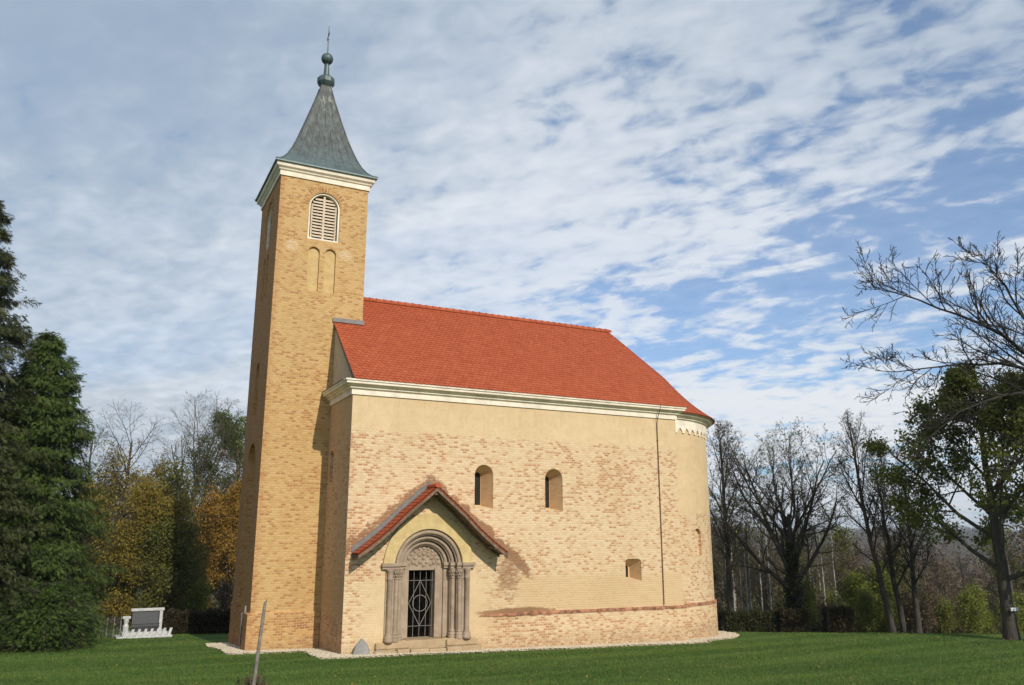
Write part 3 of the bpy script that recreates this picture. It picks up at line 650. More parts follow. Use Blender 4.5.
def portal():
    po = empty('portal', (0, 0, 0), church)
    def ring(r0, r1, y0, y1, zb, name, mat, zs=2.5, n=28, bev=.012, rz=None):
        o = [(PC - r1, zb)] + [(PC - r1 * math.cos(math.pi * i / n), zs + (rz or r1) * math.sin(math.pi * i / n)) for i in range(n + 1)] + [(PC + r1, zb)]
        i_ = [(PC - r0, zb)] + [(PC - r0 * math.cos(math.pi * i / n), zs + r0 * math.sin(math.pi * i / n)) for i in range(n + 1)] + [(PC + r0, zb)]
        k = len(o); q = MB(); V = [(x, y, z) for y in (y0, y1) for P in (o, i_) for x, z in P]; F = []
        for j in range(k - 1): F += [(j, j + 1, k + j + 1, k + j), (2 * k + j, 3 * k + j, 3 * k + j + 1, 2 * k + j + 1), (k + j, k + j + 1, 3 * k + j + 1, 3 * k + j), (j, 2 * k + j, 2 * k + j + 1, j + 1)]
        F += [(0, k, 3 * k, 2 * k), (k - 1, 3 * k - 1, 4 * k - 1, 2 * k - 1)]
        q.add(V, F)
        return q.obj(name, mat, po, bevel=bev)
    ring(1.215, 1.60, -.085, .4, 2.61, 'plaster_arch', M['plaster'], rz=1.74)
    ys = (.02, .20, .38); rs = (1.215, 1.04, .865, .69)
    for k in range(3):
        ring(rs[k + 1], rs[k] + .02, ys[k], 1.0, .18, 'archivolt', M['stone'])
        rr = rs[k + 1] + .075                                        # roll moulding on each order, and one in the angle
        q = MB().tube([(PC - rr * math.cos(math.pi * i / 28), ys[k] - .02, 2.5 + rr * math.sin(math.pi * i / 28)) for i in range(29)], .062, 10)
        rr = rs[k + 1] + .002
        q.tube([(PC - rr * math.cos(math.pi * i / 28), ys[k] + .03, 2.5 + rr * math.sin(math.pi * i / 28)) for i in range(29)], .03, 8)
        q.obj('roll_moulding', M['stone'], po, smooth=True)
    # piers beside the recess
    for sg in (-1, 1):
        a, b = sorted((PC + sg * 1.20, PC + sg * 1.50)); MB().box((a, -.045, .15), (b, .5, 2.4)).obj('pier', M['stone'], po, bevel=.02)
        q = MB()                                                     # impost: slab stepping back with the orders
        for r0, r1, y in ((1.18, 1.66, -.16), (1.0, 1.24, -.10), (.83, 1.06, .08), (.66, .90, .26)):
            a, b = sorted((PC + sg * r0, PC + sg * r1))
            q.box((a, y, 2.50), (b, .8 - r0 * .1, 2.61)); q.box((a + .02, y + .05, 2.415), (b - .02, .75 - r0 * .1, 2.498))
        q.obj('impost', M['stone'], po, bevel=.012)
        for r, y, kind in ((1.37, -.10, 0), (1.13, -.01, 1), (.955, .17, 1)):
            q = MB(); c = (PC + sg * r, y, 0); rad = .082 if kind == 0 else .072
            q.lathe([(rad + .065, .15), (rad + .065, .24), (rad + .05, .26), (rad + .06, .30), (rad + .045, .34), (rad + .015, .36), (rad + .03, .39), (rad + .004, .42), (rad, .46), (rad, 2.08), (rad + .02, 2.10), (rad + .02, 2.13), (rad + .005, 2.15)]
                    + ([(rad + .02, 2.22), (rad + .06, 2.34), (rad + .075, 2.414)] if kind else [(rad + .01, 2.30), (rad + .03, 2.36), (rad + .05, 2.414)]), c, 16)
            if kind:                                                  # carved leaves of the capital
                for j in range(10):
                    an = 2 * math.pi * j / 10
                    for zz, oo in ((2.20, .012), (2.30, .035)):
                        a2 = an + (.31 if zz > 2.25 else 0); d = Vector((math.cos(a2), math.sin(a2), 0)); p = Vector(c) + d * (rad + oo)
                        s = Vector((-d.y, d.x, 0)) * .026
                        q.add([p - s + Vector((0, 0, zz - .05)), p + s + Vector((0, 0, zz - .05)), p + s * .9 + d * .035 + Vector((0, 0, zz + .03)), p - s * .9 + d * .035 + Vector((0, 0, zz + .03)), p + d * .05 + Vector((0, 0, zz)), p + d * .02 + Vector((0, 0, zz + .055))],
                              [(0, 1, 4), (1, 2, 4), (2, 3, 4), (3, 0, 4), (2, 5, 3)])
            q.obj('column', M['stone'], po, smooth=(kind == 0))
        a, b = sorted((PC + sg * .69, PC - .06 + sg * .47)); MB().box((a, .44, .18), (b, 1.0, 2.42)).obj('door_jamb', M['stone'], po, bevel=.015)
        q = MB(); a, b = sorted((PC + sg * .66, PC + sg * 1.78))
        q.box((a, -.12, -.05), (b, .5, .15)); q.box((a + .03, -.22, -.35), (b + sg * .06, .3, -.053)); q.obj('pedestal', M['paleStone'], po, bevel=.03)
    # tympanum with a carved tree-and-rosette relief
    n = 24; P = [(PC - .70, 2.36), (PC + .70, 2.36)] + [(PC + .70 * math.cos(math.pi * i / n), 2.5 + .70 * math.sin(math.pi * i / n)) for i in range(n + 1)]
    q = MB().prism(P, .50, .9)
    def knob(x, z, r): q.lathe([(.001, -r * .6)] + [(r * math.cos(a), r * .7 * math.sin(a)) for a in (-.5, 0, .5, 1.0)] + [(.001, r * .7)], (0, 0, 0), 8); m_ = 48; q.V[-m_:] = [(x + vx, .50 - vz, z + vy) for vx, vy, vz in q.V[-m_:]]
    for i in range(11):
        a = math.pi * (i + .5) / 11; knob(PC + .58 * math.cos(a), 2.5 + .58 * math.sin(a), .062)
    for i in range(7):
        a = math.pi * (i + .5) / 7; knob(PC + .38 * math.cos(a), 2.52 + .38 * math.sin(a), .075)
    for x, z in ((-.12, 2.62), (.12, 2.62), (0, 2.75), (-.25, 2.56), (.25, 2.56), (0, 2.52)): knob(PC + x, z, .07)
    q.tube([(PC + .485 * math.cos(math.pi * i / 20), .495, 2.5 + .485 * math.sin(math.pi * i / 20)) for i in range(21)], .022, 6)
    q.obj('tympanum', M['stone'], po, smooth=False)
    # threshold and step
    q = MB(); q.box((PC - .66, -.02, -.2), (PC + .66, 1.1, .17)); q.obj('threshold', M['paleStone'], po, bevel=.02)
    q = MB(); rg = random.Random(2); x = PC - 1.9
    while x < PC + 1.75:
        wd = rg.uniform(.4, .75); q.box((x, -.52 + rg.uniform(-.05, .05), -.4), (x + wd - .015, -.225, -.04 + rg.uniform(-.03, .02))); x += wd
    q.obj('step', M['paleStone'], po, bevel=.03)
    # barred gate with diamond and ring, dark plank door behind it
    MB().box((PC - .53, .92, .172), (PC + .53, .98, 2.4)).obj('door', M['darkwood'], church)
    q = MB(); y = .62; z0, z1 = .19, 2.36; GC = PC - .06; x0, x1 = GC - .46, GC + .46
    for f in (.02, .26, .5, .74, .98): q.tube([(x0 + (x1 - x0) * f, y, z0), (x0 + (x1 - x0) * f, y, z1)], .0075, 6)
    for z in (.55, 2.02): q.tube([(x0, y - .018, z), (x1, y - .018, z)], .0075, 6)
    D = [(GC, 2.02), (GC + .40, 1.28), (GC, .55), (GC - .40, 1.28), (GC, 2.02)]
    for a, b in zip(D, D[1:]): q.tube([(a[0], y - .026, a[1]), (b[0], y - .026, b[1])], .010, 6)
    q.tube([(GC + .26 * math.cos(a), y - .032, 1.28 + .26 * math.sin(a)) for a in np.linspace(0, 2 * math.pi, 33)], .010, 6)
    q.obj('gate', M['iron'], church)
    # gabled porch hood
    hood = empty('porch_hood', (0, 0, 0), church)
    rng = random.Random(5); V, F, T = [], [], []
    ap = 5.10; ez = 2.93; ex = 2.62; yf = -.84; HC = 2.81
    k = lambda t: np.array([0, 0, -.07 * math.sin(math.pi * min(1, t * 1.6)) * (t < .63)])
    for sg in (-1, 1):
        low = [(HC + sg * ex, yf, ez), (HC + sg * ex, -.03, ez)]; hi = [(HC, yf, ap), (HC, -.03, ap)]
        tile_rows(low, hi,   .17, .18, rng, None, V=V, F=F, T=T, kick=k)
        o = len(V); pts = [(HC + sg * ex * (1 - t), ez + (ap - ez) * t + k(t)[2]) for t in np.linspace(0, 1, 9)]
        for x, z in pts: V += [(x, yf, z - .012), (x, -.01, z - .012), (x, yf + .02, z - .05), (x, -.01, z - .05)]
        F += [(o + 4 * i, o + 4 * i + 4, o + 4 * i + 5, o + 4 * i + 1) for i in range(8)] + [(o + 4 * i, o + 4 * i + 2, o + 4 * i + 6, o + 4 * i + 4) for i in range(8)]; T += [.3] * 16
        for y0, y1, dz in ((yf + .03, yf + .12, .0), (-.16, -.06, 0.)):
            q = MB()
            for (xa, za), (xb, zb) in zip(pts, pts[1:]):
                q.add([(x, y, z) for y in (y0, y1) for x, z in ((xa, za - .055), (xb, zb - .055), (xb, zb - .165), (xa, za - .165))], [(0, 1, 2, 3), (7, 6, 5, 4), (0, 4, 5, 1), (1, 5, 6, 2), (2, 6, 7, 3), (3, 7, 4, 0)])
            q.obj('rafter', M['wood'], hood)
        q = MB()
        for (xa, za), (xb, zb) in zip(pts, pts[1:]):
            q.add([(x, y, z) for y in (yf + .125, -.05) for x, z in ((xa, za - .055), (xb, zb - .055), (xb, zb - .075), (xa, za - .075))], [(0, 1, 2, 3), (7, 6, 5, 4), (0, 4, 5, 1), (1, 5, 6, 2), (2, 6, 7, 3), (3, 7, 4, 0)])
        q.obj('soffit_boarding', M['wood'], hood)
        if True:
            q = MB()                                                 # lead upstand against the wall
            for (xa, za), (xb, zb) in zip(pts, pts[1:]):
                q.add([(xa, -.10, za + .02), (xb, -.10, zb + .02), (xb, -.035, zb + .04), (xa, -.035, za + .04), (xa, -.03, za + .21), (xb, -.03, zb + .21), (xb, -.004, zb + .22), (xa, -.004, za + .22)],
                      [(0, 1, 2, 3), (3, 2, 5, 4), (4, 5, 6, 7)])
            q.obj('flashing', M['lead'], hood)
    tiles_obj('hood_roof', hood, V, F, T)
    q = MB(); y = yf - .02
    while y < -.1:
        P = [(HC + .10 * math.cos(a), ap - .01 + .10 * math.sin(a)) for a in np.linspace(-.3, math.pi + .3, 8)]; q.add([(x, y, z + .02) for x, z in P] + [(x, y + .3, z) for x, z in P] + [(HC, y, ap - .05)], [(i, i + 1, 9 + i, 8 + i) for i in range(7)] + [tuple(range(8)) + (16,)], rng.random()); y += .24
    q.obj('ridge_tiles', M['tile'], hood)
    for sg in (-1, 1):
        MB().box((HC + sg * 2.2 - .055, yf + .05, 3.05), (HC + sg * 2.2 + .055, .15, 3.16)).obj('purlin', M['wood'], hood)
    MB().box((HC - .05, yf + .13, ap - .28), (HC + .05, .1, ap - .16)).obj('purlin', M['wood'], hood)
portal()

# ------------------------------------------------------------------ gravel strip round the church
def gravel():
    arc = [(AC[0] + AR * math.cos(R(a)), AC[1] + AR * math.sin(R(a))) for a in np.linspace(-88, 50, 24)]
    foot = [(TX0, TY1), (TX0, TY0), (0, TY0), (0, 0), (NX, 0)] + arc
    P = [Vector(p) for p in foot]; rows = []; rg = random.Random(3); fine = []
    for a, b in zip(P, P[1:]):
        n = max(1, int((b - a).length / .35)); fine += [a.lerp(b, i / n) for i in range(n)]
    fine.append(P[-1]); V = []; strip = []
    for i, p in enumerate(fine):
        d0 = (p - fine[i - 1]).normalized() if i else (fine[1] - p).normalized(); d1 = (fine[i + 1] - p).normalized() if i < len(fine) - 1 else d0
        n0, n1 = Vector((d0.y, -d0.x)), Vector((d1.y, -d1.x)); m_ = n0 + n1
        m_ = m_.normalized() / max(.5, m_.normalized().dot(n0)) if m_.length > .1 else n0
        wd = .78 + .12 * math.sin(i * .55) + rg.uniform(-.05, .05); out = p + m_ * wd; inn = p - m_ * .05
        if p.x < -.02 and abs(p.y - TY0) < .01 and p.x > -.8: out = p + m_ * .6
        strip.append((inn, out))
    for a, b in strip:
        for t in np.linspace(0, 1, 6):
            q = a.lerp(b, t); V.append((q.x, q.y, float(ground(q.x, q.y)) + .05 * (1 - t ** 6) + .003))
    F = [(i * 6 + j, i * 6 + j + 1, i * 6 + j + 7, i * 6 + j + 6) for i in range(len(strip) - 1) for j in range(5)]
    M['gravel'] = stone_mat('pale_gravel', (.55, .47, .34), (.68, .59, .44), 14)
    link('gravel_strip', mesh('gravel_strip', V, F), M['gravel'], kind='structure')
    # loose stones
    g = np.random.default_rng(6); t = (1 + 5 ** .5) / 2
    B = np.array([(-1, t, 0), (1, t, 0), (-1, -t, 0), (1, -t, 0), (0, -1, t), (0, 1, t), (0, -1, -t), (0, 1, -t), (t, 0, -1), (t, 0, 1), (-t, 0, -1), (-t, 0, 1)]) / 1.9
    BF = np.array([(0, 11, 5), (0, 5, 1), (0, 1, 7), (0, 7, 10), (0, 10, 11), (1, 5, 9), (5, 11, 4), (11, 10, 2), (10, 7, 6), (7, 1, 8), (3, 9, 4), (3, 4, 2), (3, 2, 6), (3, 6, 8), (3, 8, 9), (4, 9, 5), (2, 4, 11), (6, 2, 10), (8, 6, 7), (9, 8, 1)])
    n = 9000; k = g.integers(0, len(strip) - 1, n); f = g.random(n); t = g.random(n) ** .9 * 1.04
    A0 = np.array([a[:] for a, b in strip]); A1 = np.array([b[:] for a, b in strip])
    a = A0[k] + (A0[k + 1] - A0[k]) * f[:, None]; b = A1[k] + (A1[k + 1] - A1[k]) * f[:, None]; p = a + (b - a) * t[:, None]
    z = ground(p[:, 0], p[:, 1]) + .05
    sc = g.uniform(.018, .05, n); Vv = B[None] * (sc[:, None, None] * g.uniform(.6, 1.25, (n, 12, 1))) * np.array([1, 1, .6]); Vv = Vv + np.stack([p[:, 0], p[:, 1], z], 1)[:, None]
    FF = BF[None] + (np.arange(n) * 12)[:, None, None]
    link('gravel', mesh_np('gravel', Vv.reshape(-1, 3), FF.reshape(-1, 3)), M['gravel'], kind='stuff', label='pale crushed stone gravel along the foot of the church walls')
gravel()
def stone(name, x, y, w_, d, h, mat, seed, **k):
    rg = random.Random(seed); bm = bmesh.new(); z = float(ground(x, y))
    prof = [(0, 1.0), (.35, .93), (.7, .62), (1, .12)]
    V = []
    for t, s in prof:
        for i in range(9):
            a = 2 * math.pi * i / 9; V.append((math.cos(a) * w_ / 2 * s * rg.uniform(.85, 1.1) + t * .06 * w_, math.sin(a) * d / 2 * s * rg.uniform(.85, 1.1) + t * .10, h * t * rg.uniform(.94, 1.04) - .04))
    F = [(j * 9 + i, j * 9 + (i + 1) % 9, (j + 1) * 9 + (i + 1) % 9, (j + 1) * 9 + i) for j in range(3) for i in range(9)] + [tuple(range(27, 36)), tuple(range(8, -1, -1))]
    link(name, mesh(name, V, F), mat, loc=(x, y, z + .03), **k)
stone('grey_stone', .55, -.34, .62, .26, .52, M['greyslab'], 1, label='pointed grey stone leaning at the wall left of the portal', cat='stone')
stone('small_stone', 1.08, -.36, .34, .2, .18, M['greyslab'], 2, label='low grey stone lump between the pointed stone and the portal step', cat='stone')

# ------------------------------------------------------------------ trees
def tubes_np(paths, radii, sides):
    """paths (B,n,3), radii (B,n) -> verts, quads"""
    Pn = np.asarray(paths); B, n, _ = Pn.shape; T = np.gradient(Pn, axis=1); T /= np.linalg.norm(T, axis=2, keepdims=True) + 1e-9
    ref = np.where(np.abs(T.mean(1)[:, 2:3]) > .8, np.array([[1., .2, 0]]), np.array([[0., .2, 1.]]))[:, None]
    A = np.cross(T, ref); A /= np.linalg.norm(A, axis=2, keepdims=True) + 1e-9; C = np.cross(T, A)
    an = np.arange(sides) * 2 * np.pi / sides
    V = Pn[:, :, None] + (A[:, :, None] * np.cos(an)[None, None, :, None] + C[:, :, None] * np.sin(an)[None, None, :, None]) * np.asarray(radii)[:, :, None, None]
    b, i, j = np.meshgrid(np.arange(B), np.arange(n - 1), np.arange(sides), indexing='ij'); k = (j + 1) % sides; base = b * n * sides
    F = np.stack([base + i * sides + j, base + i * sides + k, base + (i + 1) * sides + k, base + (i + 1) * sides + j], -1).reshape(-1, 4)
    return V.reshape(-1, 3), F
def join(parts):
    V, F, o = [], [], 0
    for v, f in parts: V.append(v); F.append(f + o); o += len(v)
    return np.vstack(V), np.vstack(F)
def nrm(v): return v / (np.linalg.norm(v, axis=-1, keepdims=True) + 1e-9)
def grow(g, trunk, trunk_r, levels, env=None, rmin=.006):
    """trunk (n,3) path; levels = list of dict(n children per branch, t0, ang, ratio/len, wander, up, pts); returns list per level of (paths, radii)"""
    out = [(trunk[None], trunk_r[None])]; P, Rr = out[0]
    for lv, L in enumerate(levels):
        B, n, _ = P.shape; m_ = L['n']
        t = L['t0'] + (1 - L['t0']) * (np.arange(m_) + g.random((B, m_))) / m_                 # along the parent
        idx = t * (n - 1); i0 = np.clip(idx.astype(int), 0, n - 2); f = (idx - i0)[..., None]; bi = np.arange(B)[:, None]
        p = P[bi, i0] * (1 - f) + P[bi, i0 + 1] * f; d = nrm(P[bi, i0 + 1] - P[bi, i0]); r = Rr[bi, i0] * (1 - f[..., 0]) + Rr[bi, i0 + 1] * f[..., 0]
        plen = np.linalg.norm(np.diff(P, axis=1), axis=2).sum(1)[:, None]
        az = 2.4 * np.arange(m_)[None] + g.random((B, 1)) * 6.28 + g.normal(0, .35, (B, m_))
        a = nrm(np.cross(d, np.where(np.abs(d[..., 2:3]) > .9, np.array([1., 0, 0]), np.array([0, 0, 1.])))); c = np.cross(d, a)
        ang = np.radians(L['ang'] + (L.get('ang_top', L['ang']) - L['ang']) * t + g.normal(0, L.get('angv', 9), (B, m_)))[..., None]
        nd = nrm(d * np.cos(ang) + (a * np.cos(az)[..., None] + c * np.sin(az)[..., None]) * np.sin(ang))
        ln = plen * L['ratio'] * (1 - L.get('fall', .55) * t) * g.uniform(.7, 1.2, (B, m_))
        p, nd, r, ln = p.reshape(-1, 3), nd.reshape(-1, 3), r.reshape(-1), ln.reshape(-1)
        if env is not None:
            ln = np.minimum(ln, env(p, nd) * g.uniform(.8, 1.02, len(ln)))
        keep = ln > .06; p, nd, r, ln = p[keep], nd[keep], r[keep], ln[keep]
        k = L['pts']; Q = np.zeros((len(p), k, 3)); Q[:, 0] = p; cur = nd
        for s in range(1, k):
            cur = nrm(cur + g.normal(0, L['wander'], cur.shape) + np.array([0, 0, L['up']])); Q[:, s] = Q[:, s - 1] + cur * (ln / (k - 1))[:, None]
        r0 = np.maximum(rmin, np.minimum(r * L.get('rr', .6), ln * L.get('slim', .03))); tt = np.linspace(0, 1, k)[None]
        RR = np.maximum(rmin * .7, r0[:, None] * (1 - .72 * tt))
        P, Rr = Q, RR; out.append((P, Rr))
    return out
def ellipsoid(c, rx, rz):
    c = np.array(c, float); S = np.array([rx, rx, rz])
    def env(p, d):
        a = (p - c) / S; b = d / S; A = (b * b).sum(1); Bq = (a * b).sum(1); C = (a * a).sum(1) - 1
        D = Bq * Bq - A * C; t = (-Bq + np.sqrt(np.maximum(D, 0))) / A
        return np.where((D > 0) & (t > 0), t, .12)
    return env
def leaves(g, pts, n_per, size, spread, up=0.3, aspect=.6, droop=0.):
    p = np.repeat(pts, n_per, 0); p = p + g.normal(0, spread, p.shape); n = len(p)
    nn = nrm(g.normal(0, 1, (n, 3)) + np.array([0, 0, up])); a = nrm(np.cross(nn, g.normal(0, 1, (n, 3)) + np.array([0, 0, -droop * 3]))); b = np.cross(nn, a)
    s = (size * g.uniform(.6, 1.25, n))[:, None]; h = b * s; q = a * s * aspect
    V = np.stack([p - h * .5, p + q * .5, p + h * .5 + nn * s * .15, p - q * .5], 1)
    return V.reshape(-1, 3), np.arange(n * 4).reshape(-1, 4), np.clip(np.repeat(g.normal(.5, .2, len(pts)), n_per) + g.normal(0, .16, n), 0, 1)
def trunk_path(g, h, r, n=9, bend=.03, lean=(0, 0), flare=1.35, top=.25):
    t = np.linspace(0, 1, n); P = np.zeros((n, 3)); P[:, 2] = t * h - .3; P[:, 0] = lean[0] * t; P[:, 1] = lean[1] * t
    P[1:, :2] += np.cumsum(g.normal(0, bend * h / n, (n - 1, 2)), 0); R_ = r * (1 - (1 - top) * t); R_[0] *= flare
    return P, R_
def bare_tree(seed, h, tr, c, rx, rz, spec=None, lean=(0, 0), trunk_h=.7, rmin=.006, bend=.03):
    g = np.random.default_rng(seed); P, Rr = trunk_path(g, h * trunk_h, tr, 10, bend, lean)
    return g, grow(g, P, Rr, spec, ellipsoid(c, rx, rz), rmin)
OAK = [dict(n=16, t0=.24, ang=62, ang_top=26, ratio=1.7, fall=.25, wander=.10, up=.07, pts=8, rr=.5, slim=.035),
       dict(n=10, t0=.18, ang=42, ratio=.6, wander=.13, up=.05, pts=6, slim=.022),
       dict(n=9, t0=.15, ang=42, ratio=.52, wander=.16, up=.04, pts=5, slim=.02),
       dict(n=6, t0=.1, ang=42, ratio=.55, wander=.18, up=.03, pts=4, slim=.015)]
SLIM = [dict(n=17, t0=.25, ang=48, ang_top=28, ratio=.5, fall=.6, wander=.08, up=.10, pts=7, rr=.5, slim=.03),
        dict(n=10, t0=.15, ang=40, ratio=.55, wander=.12, up=.06, pts=5, slim=.02),
        dict(n=9, t0=.12, ang=42, ratio=.5, wander=.16, up=.03, pts=4, slim=.015),
        dict(n=4, t0=.1, ang=40, ratio=.5, wander=.16, up=.03, pts=3, slim=.013)]
def tree_meshes(gr, split=2, sides=(12, 7, 5, 3, 3)):
    lo = join([tubes_np(p, r, sides[i]) for i, (p, r) in enumerate(gr[:split])])
    hi = join([tubes_np(p, r, sides[min(i + split, 4)]) for i, (p, r) in enumerate(gr[split:])]) if len(gr) > split else None
    return lo, hi
def place_tree(name, at, meshes, rot=0, scale=1, **k):          # meshes: list of (part name, mesh)
    e = empty(name, tuple(at), **k); e.rotation_euler = (0, 0, rot); e.scale = (scale,) * 3
    for pn, me in meshes: link(pn, me, None, e)
    return e
def mk(name, VF, mat, tone=None, smooth=True):
    me = mesh_np(name, VF[0], VF[1], tone); me.materials.append(mat)
    if smooth: me.polygons.foreach_set('use_smooth', np.ones(len(me.polygons), bool))
    return me
LM = {'dark': leaf_mat('dark_green_leaf', (.080, .105, .018), (.21, .22, .042), .42), 'green': leaf_mat('green_leaf', (.075, .115, .018), (.18, .215, .04)),
      'yellow': leaf_mat('yellow_leaf', (.12, .115, .022), (.42, .29, .05)), 'orange': leaf_mat('orange_leaf', (.20, .125, .022), (.50, .28, .05)),
      'olive': leaf_mat('olive_leaf', (.085, .095, .02), (.21, .20, .045)), 'brown': leaf_mat('brown_leaf', (.10, .072, .042), (.21, .145, .08)),
      'ivy': leaf_mat('ivy_leaf', (.020, .028, .008), (.05, .058, .016)), 'lime': leaf_mat('lime_leaf', (.13, .155, .025), (.27, .29, .05)),
      'cypress': leaf_mat('cypress_spray', (.042, .072, .014), (.125, .175, .038), .3), 'cypressB': leaf_mat('brown_tipped_cypress_spray', (.036, .058, .018), (.125, .130, .046), .3),
      'juniper': leaf_mat('juniper_spray', (.042, .080, .013), (.115, .175, .032), .3), 'hedge': leaf_mat('hedge_leaf', (.03, .024, .010), (.075, .055, .022)), 'hedgeg': leaf_mat('green_hedge_leaf', (.03, .034, .010), (.07, .07, .02))}
def tips(gr, lv=-1, ts=(.4, .7, 1.)):
    P = gr[lv][0]; n = P.shape[1]; return np.concatenate([P[:, min(n - 1, int(round(t * (n - 1))))] for t in ts])

# --- conifers
def conifer(seed, H, Rb, mat, n_spray, lumps=38, droop=.9, top_pow=.85, low=.02):
    g = np.random.default_rng(seed)
    tr = trunk_path(g, H * .96, .22 + H * .012, 10, .004, top=.06)
    nb = 700; zb = H * (low + (1 - low) * g.random(nb) ** 1.2); ab = g.random(nb) * 6.283
    prof = lambda z: Rb * np.clip(1 - z / H, 0, 1) ** top_pow * (1 - .35 * np.exp(-z / (.05 * H))) + .12
    Lb = prof(zb) * g.uniform(.55, 1.08, nb) * (1 + .13 * np.sin(ab * 3 + zb * 1.9) * np.sin(zb * 2.3 + ab)); k = 6; Q = np.zeros((nb, k, 3)); s = np.linspace(0, 1, k)
    Q[:, :, 0] = np.cos(ab)[:, None] * Lb[:, None] * s; Q[:, :, 1] = np.sin(ab)[:, None] * Lb[:, None] * s
    Q[:, :, 2] = zb[:, None] + Lb[:, None] * (g.uniform(.35, 1.0, nb)[:, None] * s - g.uniform(.3, .8, nb)[:, None] * s ** 2.4)
    wood = join([tubes_np(tr[0][None], tr[1][None], 10), tubes_np(Q, np.maximum(.008, .03 * (1 - s))[None].repeat(nb, 0), 4)])
    # sprays hang along every branch, denser towards its end
    b = g.integers(0, nb, n_spray); wgt = g.random(n_spray); b = np.where(wgt < (Lb[b] / Lb.max()) * .9 + .1, b, g.integers(0, nb, n_spray))
    t = g.random(n_spray) ** .38; f = t * (k - 1); i0 = np.minimum(f.astype(int), k - 2); fr = (f - i0)[:, None]
    p = Q[b, i0] * (1 - fr) + Q[b, i0 + 1] * fr; side = g.normal(0, 1, n_spray)[:, None]
    ph = ab[b]; out = np.stack([np.cos(ph), np.sin(ph), np.zeros_like(ph)], 1); tan = np.stack([-np.sin(ph), np.cos(ph), np.zeros_like(ph)], 1)
    wid = (.10 + .22 * (1 - np.abs(t - .6)) * Lb[b] / Rb * 1.6)[:, None]
    p = p + tan * side * wid + np.array([0, 0, 1]) * (g.normal(-.04, .07, (n_spray, 1)))
    d = nrm(out * g.uniform(.35, 1.1, (n_spray, 1)) + tan * side * .55 + np.array([0, 0, -droop]) * g.uniform(-.2, 1.9, (n_spray, 1)) + g.normal(0, .2, (n_spray, 3)))
    ln = g.uniform(.10, .25, n_spray)[:, None] * (1 if H > 4 else .7); nn = nrm(np.cross(d, tan + g.normal(0, .35, (n_spray, 3)))); sd = nrm(np.cross(nn, d))
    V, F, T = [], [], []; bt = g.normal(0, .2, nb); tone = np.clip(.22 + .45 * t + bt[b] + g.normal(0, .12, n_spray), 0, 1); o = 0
    for j in range(9):                                          # leaflets fan out along the spray
        u = j / 8; sg = (-1) ** j; base = p + d * ln * u * .75; dirj = nrm(d + sd * sg * (.75 - .5 * u) + np.array([0, 0, -.15]) + g.normal(0, .32, d.shape)); lj = ln * (.72 - .3 * u)
        wv = nrm(np.cross(dirj, nn)) * ln * .062
        V.append(np.stack([base - wv, base + wv, base + dirj * lj + nn * ln * .05], 1).reshape(-1, 3)); F.append(np.arange(n_spray * 3).reshape(-1, 3) + o); o += n_spray * 3; T.append(tone + g.normal(0, .05, n_spray))
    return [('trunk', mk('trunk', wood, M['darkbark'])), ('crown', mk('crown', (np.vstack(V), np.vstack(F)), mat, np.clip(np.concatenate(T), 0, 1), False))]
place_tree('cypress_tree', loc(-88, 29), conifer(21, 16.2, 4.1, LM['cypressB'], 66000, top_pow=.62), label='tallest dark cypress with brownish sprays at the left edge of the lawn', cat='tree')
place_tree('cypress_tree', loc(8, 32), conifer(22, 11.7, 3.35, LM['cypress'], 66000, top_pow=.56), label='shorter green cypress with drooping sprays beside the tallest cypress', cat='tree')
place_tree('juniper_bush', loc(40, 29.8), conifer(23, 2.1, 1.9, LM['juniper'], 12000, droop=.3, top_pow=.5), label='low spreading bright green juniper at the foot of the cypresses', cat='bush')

# --- right-hand trees
def add_tree(name, at, gr, mats, leaf=None, split=2, extra=None, rot=0, **k):
    lo, hi = tree_meshes(gr, split); ms = [('trunk', mk('trunk', lo, mats)), ('branches', mk('branches', hi, mats))]
    if leaf: ms.append(('crown', mk('crown', leaf[:2], leaf[3], leaf[2], False)))
    if extra: ms += extra
    return place_tree(name, at, ms, rot, **k)
at = loc(795, 43); H = 11.3
g, gr = bare_tree(31, H, .36, (0, 0, 6.7), 3.7, 4.9, OAK, trunk_h=.55)
n = 2600; zz = g.random(n) ** 1.4 * 4.6 - .1; th = g.random(n) * 6.28; rad = (.30 + .22 * np.abs(np.sin(zz * 2.3 + th))) * (1 - zz / 7); tp = np.interp(np.clip(zz + .3, 0, 9) / (H * .55) * 9, np.arange(10), gr[0][0][0][:, 0]); tq = np.interp(np.clip(zz + .3, 0, 9) / (H * .55) * 9, np.arange(10), gr[0][0][0][:, 1])
iv = leaves(g, np.stack([tp + rad * np.cos(th), tq + rad * np.sin(th), zz], 1), 2, .15, .06)
skirt = leaves(g, np.stack([g.normal(0, .55, 500), g.normal(0, .5, 500), np.abs(g.normal(0, .55, 500))], 1), 3, .15, .08)
iv = (np.vstack([iv[0], skirt[0]]), np.vstack([iv[1], skirt[1] + len(iv[0])]), np.concatenate([iv[2], skirt[2]]))
lf = leaves(g, tips(gr, -1, (1.,))[::4], 1, .13, .08)
add_tree('oak_tree', at, gr, M['darkbark'], (*lf, LM['olive']), extra=[('ivy', mk('ivy', iv[:2], LM['ivy'], iv[2], False))], label='large bare round-crowned oak with ivy around its trunk right of the apse', cat='tree')
g, gr = bare_tree(32, 10.8, .17, (0, 0, 6.6), 2.1, 4.4, SLIM, trunk_h=.95)
lf = leaves(g, tips(gr, -1, (1.,))[::6], 1, .12, .1)
add_tree('bare_tree', loc(731, 43.5), gr, M['darkbark'], (*lf, LM['brown']), label='slender bare tree nearest the apse with dark upright trunk', cat='tree')
